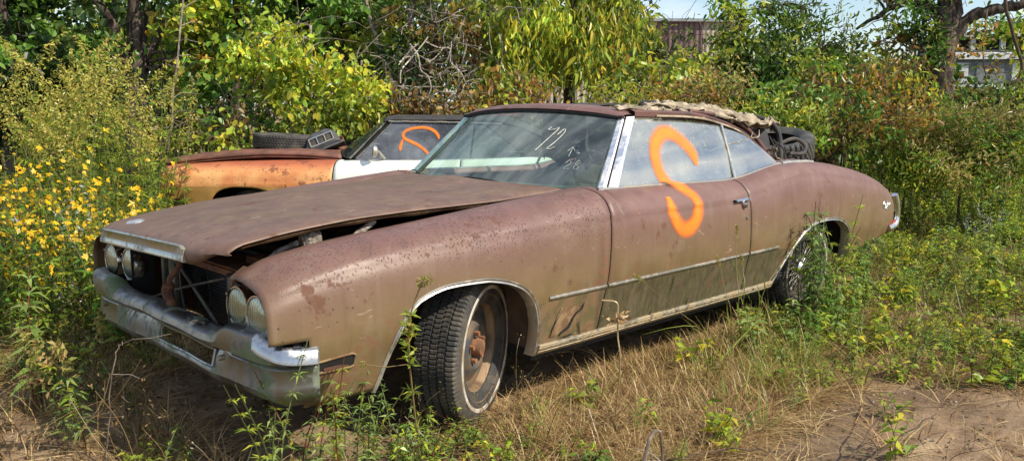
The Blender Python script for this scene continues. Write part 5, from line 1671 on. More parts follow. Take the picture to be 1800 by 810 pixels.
tree('shrub', 'yellow-leaved vine mound below the maroon warehouse', 'shrub', gp(1175, 9.9), [(up(1170, 9.9, 1.2), .03, .01)],
     [EL(1100, 122, 9.8, 40, 18, .4), EL(1150, 120, 9.8, 50, 14, .4), EL(1215, 120, 9.8, 50, 14, .4), EL(1262, 116, 9.9, 30, 12, .3), EL(1130, 150, 9.6, 50, 22, .4), EL(1200, 160, 9.6, 60, 22, .4)],
     .085, ['yg', 'mid', 'orange', 'yg'], 1.25, 20, lr=.007, bark=TWIG)
tree('shrub', 'golden feathery shrub right behind the torn roof canvas', 'shrub', gp(1190, 8.6), [(up(1190, 8.6, .9), .03, .01)],
     [EL(1090, 165, 8.6, 40, 14, .35), EL(1160, 168, 8.5, 50, 16, .35), EL(1230, 170, 8.5, 50, 18, .35), EL(1275, 150, 8.6, 34, 24, .3), EL(1130, 186, 8.4, 60, 12, .3), EL(1240, 190, 8.4, 60, 12, .3)],
     .05, ['autumn', 'ygrass', 'yg', 'orange'], 1.3, 21, aspect=.35, lr=.006, bark=TWIG)
tree('shrub', 'slender dark green arching shrub in front of the maroon siding', 'shrub', gp(1165, 10.6),
     [(up(1160, 10.6, 1.9, (.05, 0)), .02, .008), (up(1200, 10.6, 1.8, (.3, 0)), .02, .008)],
     [EL(1165, 75, 10.5, 22, 26, .25), EL(1185, 60, 10.5, 18, 14, .2), EL(1215, 70, 10.5, 28, 12, .2), EL(1135, 85, 10.5, 20, 20, .2), EL(1190, 92, 10.5, 50, 8, .2)],
     .075, ['green', 'dark', 'mid'], .32, 22, aspect=.32, lr=.005, bark=TWIGD)
tree('tree', 'dense dark green spire-topped tree right of the warehouse', 'tree', gp(1320, 10.2),
     [(up(1310, 10.2, 2.3), .06, .02), (up(1350, 10.1, 2.0, (.1, 0)), .05, .02)],
     [EL(1288, 50, 10.1, 20, 46, .3), EL(1300, 100, 10, 42, 40, .5), EL(1340, 120, 9.9, 60, 46, .6), EL(1395, 130, 10, 50, 40, .5), EL(1320, 165, 9.7, 70, 34, .5), EL(1390, 175, 9.7, 50, 26, .4), EL(1276, 12, 10.2, 12, 26, .2)],
     .085, ['dark', 'green', 'green', 'mid'], 1.35, 23, aspect=.36, limbs=40)
tree('tree', 'airy grey-green tree with sky showing through right of the dark spire', 'tree', gp(1400, 12.6),
     [(up(1390, 12.6, 2.9, (.2, 0)), .07, .02), (up(1440, 12.6, 2.7, (.3, .2)), .06, .02)],
     [EL(1350, 60, 12.5, 40, 32, .5), EL(1400, 50, 12.4, 50, 36, .5), EL(1450, 70, 12.4, 40, 34, .5), EL(1375, 20, 12.5, 34, 20, .4), EL(1440, 20, 12.5, 50, 20, .4), EL(1470, 110, 12.4, 50, 26, .5), EL(1330, 8, 12.6, 26, 22, .3)],
     .08, ['green', 'mug', 'mid'], .80, 24, aspect=.36, limbs=50, lr=.010)
bt = gp(1660, 12.0)
tree('tree', 'big rough-barked dark tree with a heavy limb reaching to the right edge', 'tree', bt,
     [([bt, wp(1652, 160, 12), wp(1656, 100, 12), wp(1664, 40, 12), wp(1675, -30, 12), wp(1690, -200, 12)], .20, .165),
      ([wp(1662, 85, 12), wp(1700, 35, 11.9), wp(1745, 18, 11.8), wp(1800, 8, 11.7), wp(1900, -10, 11.6)], .10, .055),
      ([wp(1660, 20, 12), wp(1600, 5, 12.2), wp(1550, 25, 12.4), wp(1505, 52, 12.6)], .07, .02)],
     [EL(1600, 30, 12, 50, 36, .6), EL(1560, 60, 12, 40, 24, .5), EL(1620, 90, 11.8, 34, 30, .5), EL(1580, 110, 12, 50, 22, .5), EL(1610, -40, 12, 120, 50, .9), EL(1740, -50, 12, 100, 40, .8), EL(1640, 60, 11.6, 14, 40, .2)],
     .085, ['green', 'dark', 'mid', 'autumn'], .75, 25, aspect=.4, limbs=46)
mb = MB(); P = spline([wp(1770, -60, 10.5), wp(1768, 10, 10.5), wp(1776, 40, 10.5), wp(1785, 75, 10.5), wp(1797, 115, 10.5), wp(1790, 140, 10.5), wp(1770, 150, 10.5)], 6)
mb.tube(P, .022, 7); o = mb.build('dead_branch', TWIGD); tag(o, 'thin dark crooked branch hanging at the right edge in front of the truck body', 'branch')
tree('tree', 'pale yellow-green tree behind the heavy limb at the right edge', 'tree', gp(1790, 14.5), [(up(1790, 14.5, 3.0), .08, .04)],
     [EL(1740, 50, 14.3, 36, 16, .5), EL(1790, 55, 14.2, 40, 22, .5), EL(1850, 60, 14.4, 60, 60, .7)], .09, ['mid', 'yg', 'green'], 1.0, 26)
tree('vine', 'thin yellowing vine curtain hanging from the heavy limb in front of the white truck', 'vine', gp(1745, 11.2), [([wp(1735, 20, 11.5), wp(1728, 90, 11.3), wp(1735, 150, 11.2)], .012, .006)],
     [EL(1710, 85, 11.2, 26, 40, .3), EL(1765, 100, 11.2, 34, 36, .3), EL(1740, 60, 11.3, 30, 14, .2)], .07, ['yg', 'autumn', 'mid'], .34, 60, lr=.005, bark=TWIGD, limbs=30)
sp = [(1438, 9.4, 110), (1520, 9.0, 120), (1488, 9.8, 95), (1560, 9.6, 100), (1600, 9.3, 105)]
names = ['young sapling with copper leaves left of the yellow sapling', 'thin bare-legged sapling with yellow leaves behind the car tail', 'taller slender sapling with green compound leaves', 'sapling with orange foliage left of the big tree', 'leggy yellow-green sapling nearest the big trunk']
pals_ = [['autumn', 'brown', 'mid'], ['yg', 'orange', 'autumn'], ['mid', 'green', 'yg'], ['autumn', 'orange', 'brown'], ['yg', 'autumn', 'mid']]
for k, (u, d, vt) in enumerate(sp):
    h = 1.34+d*(191-vt)/FPX
    tree('sapling', names[k], 'sapling', gp(u, d), [(up(u, d, h, (.05*(-1)**k, 0)), .017, .007), (up(u+12, d+.1, h*.85, (.15, 0)), .012, .005)],
         [EL(u, vt+22, d, 30, 18, .25), EL(u+8, vt+60, d, 36, 28, .3), EL(u-16, vt+95, d, 28, 22, .25)], .07, pals_[k], .75, 40+k, lr=.004, bark=TWIGD, droop=.6, aspect=.42, group='saplings behind the tail of the convertible')
tree('shrub', 'rusty brown undergrowth shrub behind the car tail', 'shrub', gp(1450, 8.6), [(up(1450, 8.6, .7), .02, .01)],
     [EL(1440, 220, 8.5, 50, 26, .4), EL(1510, 225, 8.4, 50, 30, .4), EL(1400, 175, 8.6, 34, 22, .3), EL(1480, 180, 8.6, 60, 24, .4), EL(1570, 200, 8.6, 40, 34, .4), EL(1420, 255, 8.3, 34, 20, .3)],
     .055, ['brown', 'autumn', 'mid', 'green'], 1.1, 27, aspect=.45, lr=.005, bark=TWIGD)
tree('shrub', 'bright green ferny shrub behind the knobbly tyre', 'shrub', gp(1380, 8.3), [(up(1380, 8.3, .8), .02, .01)],
     [EL(1350, 195, 8.3, 40, 18, .3), EL(1400, 205, 8.2, 34, 22, .3), EL(1380, 225, 8.1, 40, 20, .3)], .07, ['mid', 'green', 'yg'], 1.4, 28, aspect=.3, lr=.005, bark=TWIGD)
tree('shrub', 'rounded pale green mound of weeds at the right edge', 'shrub', gp(1700, 8.9), [(up(1700, 8.9, .6), .02, .01)],
     [EL(1640, 250, 8.7, 60, 40, .5), EL(1710, 225, 8.6, 70, 36, .6), EL(1770, 270, 8.4, 70, 46, .6), EL(1620, 300, 8.6, 50, 30, .4), EL(1700, 300, 8.3, 70, 34, .5), EL(1840, 240, 8.6, 60, 50, .6), EL(1560, 280, 8.9, 36, 30, .4)],
     .050, ['mid', 'green', 'yg', 'ygrass'], 1.5, 29, aspect=.3, cl=.12, lr=.004, bark=TWIGD)
tree('shrub', 'tall tangle of green stems between big trunk and right edge', 'shrub', gp(1740, 10), [(up(1740, 10, 1.3), .02, .01)],
     [EL(1700, 190, 10, 50, 30, .5), EL(1770, 195, 10, 50, 34, .5), EL(1860, 160, 10, 50, 50, .5), EL(1640, 195, 9.9, 36, 30, .4)], .06, ['mid', 'dark', 'autumn', 'green'], 1.0, 30, aspect=.4, lr=.006, bark=TWIGD)
tree('shrub', 'shadowy green thicket behind the nose of the orange coupe', 'shrub', gp(360, 9.3), [(up(350, 9.3, 1.2), .03, .01), (up(400, 9.4, 1.2), .03, .01)],
     [EL(330, 205, 9.2, 46, 34, .4), EL(400, 220, 9.2, 40, 28, .4), EL(450, 215, 9.5, 36, 26, .3), EL(350, 245, 9, 50, 24, .4)], .07, ['dark', 'green', 'brown', 'mid'], .9, 31, limbs=40, lr=.007, bark=TWIG)
tree('sapling', 'small yellow-green sprig just behind the edge of the rusted coupe bonnet', 'sapling', gp(405, 8.6), [(up(405, 8.6, 1.05), .01, .005)],
     [EL(395, 250, 8.6, 26, 16, .2), EL(420, 240, 8.6, 16, 18, .2)], .07, ['yg'], .9, 32, lr=.004)
# ------------------------------------------------------------ herb layer
def forb(rg, h, nst, leafL, asp, pals, spread=.10, lean=.35, stemc=(.16, .18, .06), dens=26, droop=.4, top=None, topn=0, toplen=.0, topc=None):
    """a clump of leafy stems -> (V, C) quads around the origin"""
    v = Veg()
    for s_ in range(nst):
        a = rg.uniform(0, 2*math.pi); r = spread*math.sqrt(rg.random()); b = np.array((math.cos(a)*r, math.sin(a)*r, 0))
        a2 = rg.uniform(0, 2*math.pi); hh = h*rg.uniform(.65, 1.1); le = np.array((math.cos(a2), math.sin(a2), 0))*hh*lean*rg.uniform(.2, 1)
        P = spline([b, b+le*.25+np.array((0, 0, hh*.5)), b+le+np.array((0, 0, hh))], 5); v.stem(P, np.linspace(.0035, .0015, len(P))*(.6+h), stemc, 3)
        n = max(4, int(dens*hh/.3)); t = rg.uniform(.12, 1, n); idx = (t*(len(P)-1)).astype(int)
        base = P[idx]; ph = rg.uniform(0, 2*math.pi, n)
        D = np.stack([np.cos(ph), np.sin(ph), rg.uniform(-.1, .9, n)-droop*.3], -1)
        L = leafL*rg.uniform(.55, 1.15, n)*(1.15-.5*t)
        v.leaves(base, D, np.stack([-np.cos(ph)*.3, -np.sin(ph)*.3, np.ones(n)], -1)+rg.normal(size=(n, 3))*.3, L, L*asp, pal(pals[rg.integers(len(pals))], n, rg), droop=droop)
        if top == 'plume':
            m_ = topn; tt = rg.uniform(0, 1, m_); ph = rg.uniform(0, 2*math.pi, m_); rr = toplen*.42*(1-tt)*rg.uniform(.1, 1, m_)
            side = np.array((math.cos(a2), math.sin(a2), 0))
            C0 = P[-1]+np.stack([np.cos(ph)*rr, np.sin(ph)*rr, toplen*tt-rr*.35], -1)+side*(toplen*.6*(tt**2))[:, None]
            v.leaves(C0, rg.normal(size=(m_, 3))+side*.6, rg.normal(size=(m_, 3))+(0, 0, .6), .035, .014, pal(topc, m_, rg))
        if top == 'flower':
            for q in range(topn):
                c = P[-1-int(rg.integers(0, 3))]+rg.normal(size=3)*np.array((.09, .09, .08))*toplen; nn = nrmz(np.array((rg.normal()*.5-.35, rg.normal()*.5-.55, .7)))
                a_ = nrmz(np.cross(nn, (0.3, .2, .9))); b_ = np.cross(nn, a_); k = int(rg.integers(4, 8)); th = np.arange(k)*2*math.pi/k+rg.random()
                D = a_*np.cos(th)[:, None]+b_*np.sin(th)[:, None]
                v.leaves(np.repeat(c[None], k, 0), D+nn*.25, np.repeat(nn[None], k, 0), rg.uniform(.010, .027)*rg.uniform(.6, 1.2, k), .013, pal(topc, k, rg, .15), fold=.1, droop=rg.uniform(.0, .5))
                v.stem(np.array([P[-3], c]), .0012, stemc, 3)
        if top == 'spike':
            m_ = topn; tt = rg.uniform(0, 1, m_)
            v.leaves(P[-1]+np.stack([rg.normal(size=m_)*.003, rg.normal(size=m_)*.003, tt*toplen], -1), rg.normal(size=(m_, 3))+(0, 0, 1.4), rg.normal(size=(m_, 3)), .014, .004, pal(topc, m_, rg))
    return v.arrays()

def tuft(rg, n, L, w, pals, spread=.05, bend=.6, upb=1.0):
    v = Veg(); a = rg.uniform(0, 2*math.pi, n); r = spread*np.sqrt(rg.random(n)); P = np.stack([np.cos(a)*r, np.sin(a)*r, np.zeros(n)], -1)
    b = a+rg.normal(size=n)*.8; o = np.stack([np.cos(b), np.sin(b), np.zeros(n)], -1)
    D = o*rg.uniform(.05, .55, n)[:, None]+np.array((0, 0, upb)); B = o*bend*rg.uniform(.3, 1, n)[:, None]-np.array((0, 0, .35))*rg.uniform(.2, 1.3, n)[:, None]
    v.blades(P, D, L*rg.uniform(.45, 1.15, n), w*rg.uniform(.6, 1.2, n), B, pal(pals, n, rg))
    return v.arrays()

rg = np.random.default_rng(21)
# world sampling with a density decided by where things grow
def sample(n, x0, x1, y0, y1, dens, rg):
    P = np.stack([rg.uniform(x0, x1, n), rg.uniform(y0, y1, n), np.zeros(n)], -1)
    u, v, d = to_px(P)
    P[:, 2] = ground_z(P[:, 0], P[:, 1])-.004
    k = rg.random(n) < dens(P, u, v, d)
    ok = k & (d > .9) & (u > -350) & (u < 2150) & (v < 1000)
    return P[ok], u[ok], v[ok]
def in_car(P, pad=0.0):
    x, y = P[:, 0], P[:, 1]
    a = (x > -.95-pad) & (x < 4.35+pad) & (abs(y) < .88+pad)
    w = (np.hypot(x-.08, y+.74) < .26+pad) | (np.hypot(x-2.9, y+.78) < .22)
    c, s = math.cos(-.78), math.sin(-.78); dx, dy = x-2.12, y-4.75; lx, ly = c*dx+s*dy, -s*dx+c*dy
    return a | w | ((lx > -.95) & (lx < 4.1) & (abs(ly) < .93))
def patch(P, f=1.0, seed=0): return .5+.5*hashn(P, f, seed)
road = lambda P, u, v: np.clip((v-(np.interp(u, [900, 1300, 1380, 1560, 1800], [900, 800, 715, 662, 690])))/14, 0, 1)
leftdirt = lambda P, u, v: np.clip((260-u)/60, 0, 1)*np.clip((v-690)/25, 0, 1)

# dry straw: fallen blades, thick between the front wheel and the sill
pst = [tuft(rg, 14, .20, .0045, 'straw', .06, 1.0, .18) for _ in range(6)]
pst2 = [tuft(rg, 9, .30, .005, 'straw', .05, .5, 1.1) for _ in range(4)]
def d_straw(P, u, v, d):
    base = .22+.0*u
    base = np.where((u > 880) & (u < 1450) & (v > 560), .95, base)
    base = np.where((u > 1200) & (v < 660) & (u < 1500), .6, base)
    base = np.where((u < 520) & (v > 560), .60, base)
    return base*(.25+.9*patch(P, 2.3, 4))*(1-.93*road(P, u, v))*(1-.8*leftdirt(P, u, v))*(~in_car(P, -.12))
P, u, v = sample(42000, -4, 9, -3.2, 6, d_straw, rg)
vg = Veg(); n = len(P); vg.stamp(pst, P, rg.uniform(0, 6.28, n), rg.uniform(.5, 1.1, n), rg=rg)
P, u, v = sample(20000, -1.5, 3.4, -3.0, .4, lambda P, u, v, d: d_straw(P, u, v, d)*(u > 850), rg)
n = len(P); vg.stamp(pst, P, rg.uniform(0, 6.28, n), rg.uniform(.5, 1.0, n), rg=rg)
P, u, v = sample(2600, -2, 7, -3, 3, lambda P, u, v, d: d_straw(P, u, v, d)*(patch(P, 1.7, 9) > .5), rg)
n = len(P); vg.stamp(pst2, P, rg.uniform(0, 6.28, n), rg.uniform(.5, 1.0, n), rg=rg)
tag(vg.build('dry_grass', DRY), kind='stuff')

# green and yellowing grass
pg = [tuft(rg, 16, .17, .0045, 'grass', .05, .7) for _ in range(5)] + [tuft(rg, 14, .22, .005, 'ygrass', .05, .8) for _ in range(4)]
ptall = [tuft(rg, 26, .34, .006, 'ygrass', .07, .55) for _ in range(4)] + [tuft(rg, 22, .30, .006, 'grass', .07, .6) for _ in range(2)]
def d_grass(P, u, v, d):
    b = np.where(u > 1150, .30, .28); b = np.where((u > 860) & (u < 1250) & (v < 700), .12, b)
    b = np.where((u < 520) & (v > 560), .14, b); b = np.where((u < 480) & (v < 560), .7, b)
    return b*(.2+patch(P, 1.9, 1))*(1-.95*road(P, u, v))*(1-.9*leftdirt(P, u, v))*(~in_car(P, .02))
P, u, v = sample(15000, -5, 11, -3.2, 8.5, d_grass, rg)
vg = Veg(); n = len(P); vg.stamp(pg, P, rg.uniform(0, 6.28, n), rg.uniform(.6, 1.2, n), rg=rg)
P, u, v = sample(2600, .8, 5, -2.2, -.6, lambda P, u, v, d: np.where((u > 1215) & (u < 1430) & (v > 530) & (v < 690), .22*(.4+patch(P, 3, 2)), .0)*(1-road(P, u, v))*(~in_car(P, .02)), rg)
n = len(P); vg.stamp(ptall, P, rg.uniform(0, 6.28, n), rg.uniform(.5, .95, n), rg=rg)
tag(vg.build('grass'), kind='stuff')

# low leafy weeds
pw = [forb(rg, .16, 3, .060, .42, ['mid', 'green'], .06, .8, dens=24) for _ in range(4)] + [forb(rg, .20, 3, .075, .5, ['yg', 'mid'], .06, .7, dens=18) for _ in range(3)] + [forb(rg, .22, 4, .038, .22, ['mug', 'mid'], .05, .5, dens=44) for _ in range(3)]
def d_weed(P, u, v, d):
    b = np.where((u > 1340), 1.0, .10)
    b = np.where((u > 430) & (u < 900) & (v > 690), .85, b)
    b = np.where((u > 850) & (u < 1400) & (v > 720), .28, b)
    b = np.where((u < 480) & (v > 560), .13, b); b = np.where((u < 480) & (v <= 560), .9, b)
    return b*(.12+1.2*patch(P, 1.5, 7)**1.6)*(1-.97*road(P, u, v))*(1-.9*leftdirt(P, u, v))*(~in_car(P, .03))
P, u, v = sample(24000, -5, 12, -3.0, 9, d_weed, rg)
vg = Veg(); n = len(P); vg.stamp(pw, P, rg.uniform(0, 6.28, n), rg.uniform(.55, 1.15, n), rg=rg)
tag(vg.build('ground_cover_weeds'), kind='stuff')

# taller weeds to the right of and behind the tail, and under the trees
pt = [forb(rg, .48, 4, .06, .25, ['mug', 'mid'], .10, .45, dens=40) for _ in range(3)] + [forb(rg, .42, 5, .085, .42, ['mid', 'green', 'yg'], .12, .6, dens=30) for _ in range(4)] + [forb(rg, .45, 4, .05, .18, ['mid', 'ygrass'], .10, .6, dens=40) for _ in range(2)]
def d_tall(P, u, v, d):
    b = np.where((u > 1370) & (v < 640) & (v > 330), .95, .0)
    b = np.where((u > 1500) & (v > 560), .12, b)
    b = np.where((u < 460) & (v < 500), .9, b); b = np.where((d > 8.2), .8, b)
    return b*(.15+1.2*patch(P, 1.3, 3)**1.5)*(1-road(P, u, v))*(~in_car(P, .08))
P, u, v = sample(12000, -5, 15, -3.0, 14, d_tall, rg)
sc_ = rg.uniform(.6, 1.15, len(P))*np.where((u > 1370) & (v > 430), .62, 1.0)
vg = Veg(); n = len(P); vg.stamp(pt, P, rg.uniform(0, 6.28, n), sc_, rg=rg)
tag(vg.build('undergrowth'), kind='stuff')

# dead sticks, stalks and leaf litter
vg = Veg()
P, u, v = sample(14000, -4, 6, -3.2, 4, lambda P, u, v, d: (.30+.5*patch(P, 2, 8))*(1-.75*road(P, u, v))*(~in_car(P, -.1)), rg)
n = len(P); a = rg.uniform(0, 6.28, n); L = rg.uniform(.05, .30, n)
D = np.stack([np.cos(a), np.sin(a), rg.uniform(-.02, .25, n)], -1); B = rg.normal(size=(n, 3))*.25; B[:, 2] = -abs(B[:, 2])*.3
vg.blades(P+np.array((0, 0, .012)), D, L, rg.uniform(.002, .005, n), B, pal('straw', n, rg)*rg.uniform(.5, 1.1, (n, 1)), 3)
P, u, v = sample(60000, -4, 6, -3.2, 4, lambda P, u, v, d: (.3+.5*patch(P, 2.5, 5))*(1-.7*road(P, u, v)), rg)
n = len(P); vg.leaves(P+np.array((0, 0, .01)), rg.normal(size=(n, 3))*(1, 1, .2), rg.normal(size=(n, 3))*.4+(0, 0, 1), rg.uniform(.012, .038, n), rg.uniform(.006, .018, n), pal('brown', n, rg)*rg.uniform(.5, 1.3, (n, 1)))
tag(vg.build('leaf_litter', DRY), kind='stuff')

# dead branching stalks tangled in front of the bumper and along the sill
def stalk(rg, h):
    v = Veg(); a = rg.uniform(0, 6.28); le = np.array((math.cos(a), math.sin(a), 0))*h*rg.uniform(.1, .9)
    P = spline([(0, 0, 0), le*.3+(0, 0, h*.5), le+(0, 0, h*rg.uniform(.5, 1))], 5); c = pal(['straw', 'brown'][int(rg.random() < .5)], 1, rg)[0]*rg.uniform(.4, 1.0)
    v.stem(P, np.linspace(.0026, .001, len(P)), c, 3)
    for _ in range(7):
        k = int(rg.integers(3, len(P)-1)); e = P[k]+rg.normal(size=3)*h*.25+(0, 0, h*.12); v.stem(spline([P[k], (P[k]+e)/2+rg.normal(size=3)*.012, e], 3), .0010, c, 3)
        n = 5; v.leaves(e+rg.normal(size=(n, 3))*.012, rg.normal(size=(n, 3)), rg.normal(size=(n, 3)), .014, .006, c*1.3)
    return v.arrays()
psk = [stalk(rg, rg.uniform(.18, .42)) for _ in range(14)]
P, u, v = sample(5200, -4, 6, -3.2, 4, lambda P, u, v, d: np.where((u < 960) & (v > 540), .9, np.where((u > 1300) & (v < 690), .35, .12))*(.2+patch(P, 2.1, 6))*(1-.85*road(P, u, v))*(~in_car(P, .0)), rg)
vg = Veg(); n = len(P); vg.stamp(psk, P, rg.uniform(0, 6.28, n), rg.uniform(.6, 1.1, n), rg=rg)
P, u, v = sample(3400, -4, 3, -3.2, 3, lambda P, u, v, d: np.where((u < 940) & (v > 600), .8, .0)*(.2+patch(P, 2.6, 12))*(1-.9*leftdirt(P, u, v))*(~in_car(P, .0)), rg)
pl_ = [forb(rg, .15, 4, .034, .3, ['mug', 'mid', 'green'], .06, .8, (.20, .08, .05), dens=40) for _ in range(5)]
n = len(P); vg.stamp(pl_, P, rg.uniform(0, 6.28, n), rg.uniform(.6, 1.3, n), rg=rg)
tag(vg.build('tangled_dead_undergrowth', LEAF), kind='stuff')

# pebbles and clods on the bare ground
P, u, v = sample(2600, -4, 5, -3.2, 2.5, lambda P, u, v, d: .3+.5*road(P, u, v), rg)
mbv = []; mbf = []; nb = 0
ico = np.array([(0, 0, 1), (.9, 0, .3), (.28, .85, .3), (-.72, .53, .3), (-.72, -.53, .3), (.28, -.85, .3), (.72, .53, -.4), (-.28, .85, -.4), (-.9, 0, -.4), (-.28, -.85, -.4), (.72, -.53, -.4)])
icf = [(0, 1, 2), (0, 2, 3), (0, 3, 4), (0, 4, 5), (0, 5, 1), (1, 6, 2), (2, 7, 3), (3, 8, 4), (4, 9, 5), (5, 10, 1), (6, 7, 2), (7, 8, 3), (8, 9, 4), (9, 10, 5), (10, 6, 1)]
for p in P:
    s_ = rg.uniform(.003, .012); mbv.append(ico*rg.uniform(.6, 1.3, (11, 3))*s_*(1, 1, .7)+p+(0, 0, .004)); mbf += [tuple(i+nb for i in f) for f in icf]; nb += 11
tag(fast_mesh('gravel', np.concatenate(mbv), np.array(mbf), simple('pebble', (.34, .28, .22), (.16, .12, .09), .9, scale=30)), kind='stuff')

# --- plants one can point to
def plant(name, label, cat, loc, arr, group=None, mat=None, rz=0, sc=1):
    v = Veg(); v.V = [arr[0]]; v.C = [arr[1]]
    o = v.build(name, mat or LEAF); o.location = tuple(loc); o.rotation_euler = (0, 0, rz); o.scale = (sc,)*3
    return tag(o, label, cat, group)
def copies(src, spots, rg, lab=None, s0=.85, s1=1.15):
    for k, p in enumerate(spots):
        o = random.choice(src).copy(); COL.objects.link(o); o.location = tuple(p); o.rotation_euler = (0, 0, rg.uniform(0, 6.28)); s_ = rg.uniform(s0, s1); o.scale = (s_,)*3
# tall feathery goldenrod at the left
GL = 'tall goldenrod with drooping tan-yellow plumes, in the stand left of the orange coupe'
src = [plant('goldenrod', GL, 'wildflower', gp(95+k*75, 6.9+.2*k), forb(rg, 1.35, 5, .10, .13, ['mid', 'grass'], .16, .22, dens=60, top='plume', topn=95, toplen=.34, topc='plume'), 'goldenrod stand', rz=k) for k in range(3)]
copies(src, [gp(rg.uniform(40, 300), rg.uniform(6.0, 8.2)) for _ in range(17)], rg, s0=.8, s1=1.14)
# yellow flowers
YL = 'leafy yellow-flowered weed in the bank left of both cars'
src = [plant('yellow_wildflower', YL, 'wildflower', gp(40+k*60, 5.0+.4*k), forb(rg, .85, 6, .09, .30, ['mid', 'green'], .20, .30, dens=22, top='flower', topn=8, toplen=1.0, topc='yellow'), 'yellow wildflowers', rz=k) for k in range(4)]
sp_ = []
for _ in range(27):
    d = rg.uniform(4.4, 6.6); uu = rg.uniform(-60, 215); sp_.append(gp(uu, d))
copies(src, sp_, rg, s0=.60, s1=1.12)
AL = 'small white-flowered aster among the yellow flowers at left'
src = [plant('white_aster', AL, 'wildflower', gp(90, 4.7), forb(rg, .75, 5, .05, .2, ['mug', 'mid'], .15, .4, dens=36, top='plume', topn=60, toplen=.2, topc='plume'), 'white asters')]
PAL['white'] = [(.45, .47, .43), (.52, .53, .50)]
src[0].data = plant('white_aster', None, None, (0, 0, 0), forb(rg, .66, 5, .05, .2, ['mug', 'mid'], .15, .4, dens=36, top='plume', topn=12, toplen=.22, topc='white')).data
bpy.data.objects.remove([o for o in bpy.data.objects if o.name.startswith('white_aster') and 'label' not in o.keys()][0])
copies(src, [gp(rg.uniform(60, 130), rg.uniform(4.4, 5.6)) for _ in range(5)]+[gp(rg.uniform(1640, 1780), rg.uniform(6.4, 7.6)) for _ in range(4)], rg, s0=.4, s1=.6)
for o in bpy.data.objects:
    if o.name.startswith('white_aster') and o.location.x > 4: o['label'] = 'small white-flowered aster in the weeds at the right edge'; o['group'] = 'white asters at the right'
# leafy weeds of the left edge and foreground
PAL['pale'] = [(.26, .36, .10), (.32, .40, .12), (.20, .30, .07)]
plant('leafy_weed', 'pale green broad-bladed weed at the left edge with a red stem', 'weed', gp(22, 3.55), forb(rg, .62, 3, .13, .30, ['pale'], .05, .25, (.22, .06, .03), dens=20), rz=.5)
plant('leafy_weed', 'low yellow-green weed leaning out from the lower left edge', 'weed', gp(70, 3.1), forb(rg, .34, 4, .07, .25, ['pale', 'yg'], .08, .9, dens=34, top='plume', topn=60, toplen=.14, topc='ygrass'), rz=2)
plant('leafy_weed', 'small dark-stemmed weed on the bare patch in front of the bumper', 'weed', gp(215, 2.75), forb(rg, .22, 4, .05, .35, ['mid'], .06, .8, dens=20))
for k, (u, d, h, lab) in enumerate([(470, 2.50, .52, 'feathery pale green weed standing against the near end of the front bumper'), (525, 2.62, .50, 'red-stemmed weed in front of the near fender corner'),
                                    (600, 2.75, .42, 'bushy small-leaved weed under the side lamp slot'), (655, 2.85, .40, 'grey-green weed left of the front wheel'), (565, 2.35, .30, 'low green weed nearest the camera below the fender')]):
    plant('weed_clump', lab, 'weed', gp(u, d), forb(rg, h, 6, .045, .22, ['pale', 'mid'] if k != 3 else ['mug'], .10, .4, (.20, .07, .04) if k == 1 else (.16, .18, .06), dens=44, top=None, topn=14, toplen=.10, topc='ygrass'), rz=k)
for k, (u, d, h, lab) in enumerate([(735, 2.62, .34, 'willowy green weed in front of the wheel tread'), (690, 2.45, .24, 'yellowing weed in front of the wheel arch'), (800, 2.55, .20, 'fine-leaved green weed under the whitewall tyre'), (850, 2.50, .18, 'feathery yellow-green weed right of the tyre foot'), (640, 2.3, .26, 'broad green weed at the bottom of the fender shadow'), (930, 2.6, .12, 'tiny green seedling on the straw right of the tyre'), (1020, 2.9, .12, 'small fern-like seedling on the straw under the torn fender')]):
    plant('weed_clump', lab, 'weed', gp(u, d), forb(rg, h, 6, .05, .28, ['pale', 'yg', 'mid'], .10, .5, dens=40), rz=k)
# wild carrot in front of the wheel arch
P = [gp(735, 2.72), wp(722, 660, 2.68), wp(718, 590, 2.66), wp(724, 545, 2.65), wp(742, 495, 2.64)]
b0 = np.array(P[0]); v_ = Veg(); Ps = spline(P, 6)-b0; v_.stem(Ps, .003, (.34, .24, .10), 4)
for (pt_, r_) in ((P[-1], .016), (wp(754, 493, 2.62), .013), (wp(720, 577, 2.64), .015), (wp(638, 640, 2.66), .010), (wp(712, 600, 2.66), .010)):
    c = np.array(pt_)-b0; n = 90; dd = nrmz(rg.normal(size=(n, 3))); v_.leaves(c+dd*r_*.7, dd, rg.normal(size=(n, 3)), r_*.7, r_*.35, pal('ygrass', n, rg))
    q = Ps[np.argmin(np.linalg.norm(Ps-c, axis=1))]; v_.stem(np.array([q, (q+c)/2+(0, 0, -.01), c]), .0018, (.34, .24, .10), 3)
for t in np.linspace(.15, .7, 9):
    k = int(t*len(Ps)); n = 8; v_.leaves(np.repeat(Ps[k][None], n, 0), rg.normal(size=(n, 3)), rg.normal(size=(n, 3)), .045, .010, pal('mid', n, rg))
plant('wild_carrot', 'thin wild carrot with seed heads rising past the front wheel arch', 'wildflower', b0, v_.arrays())
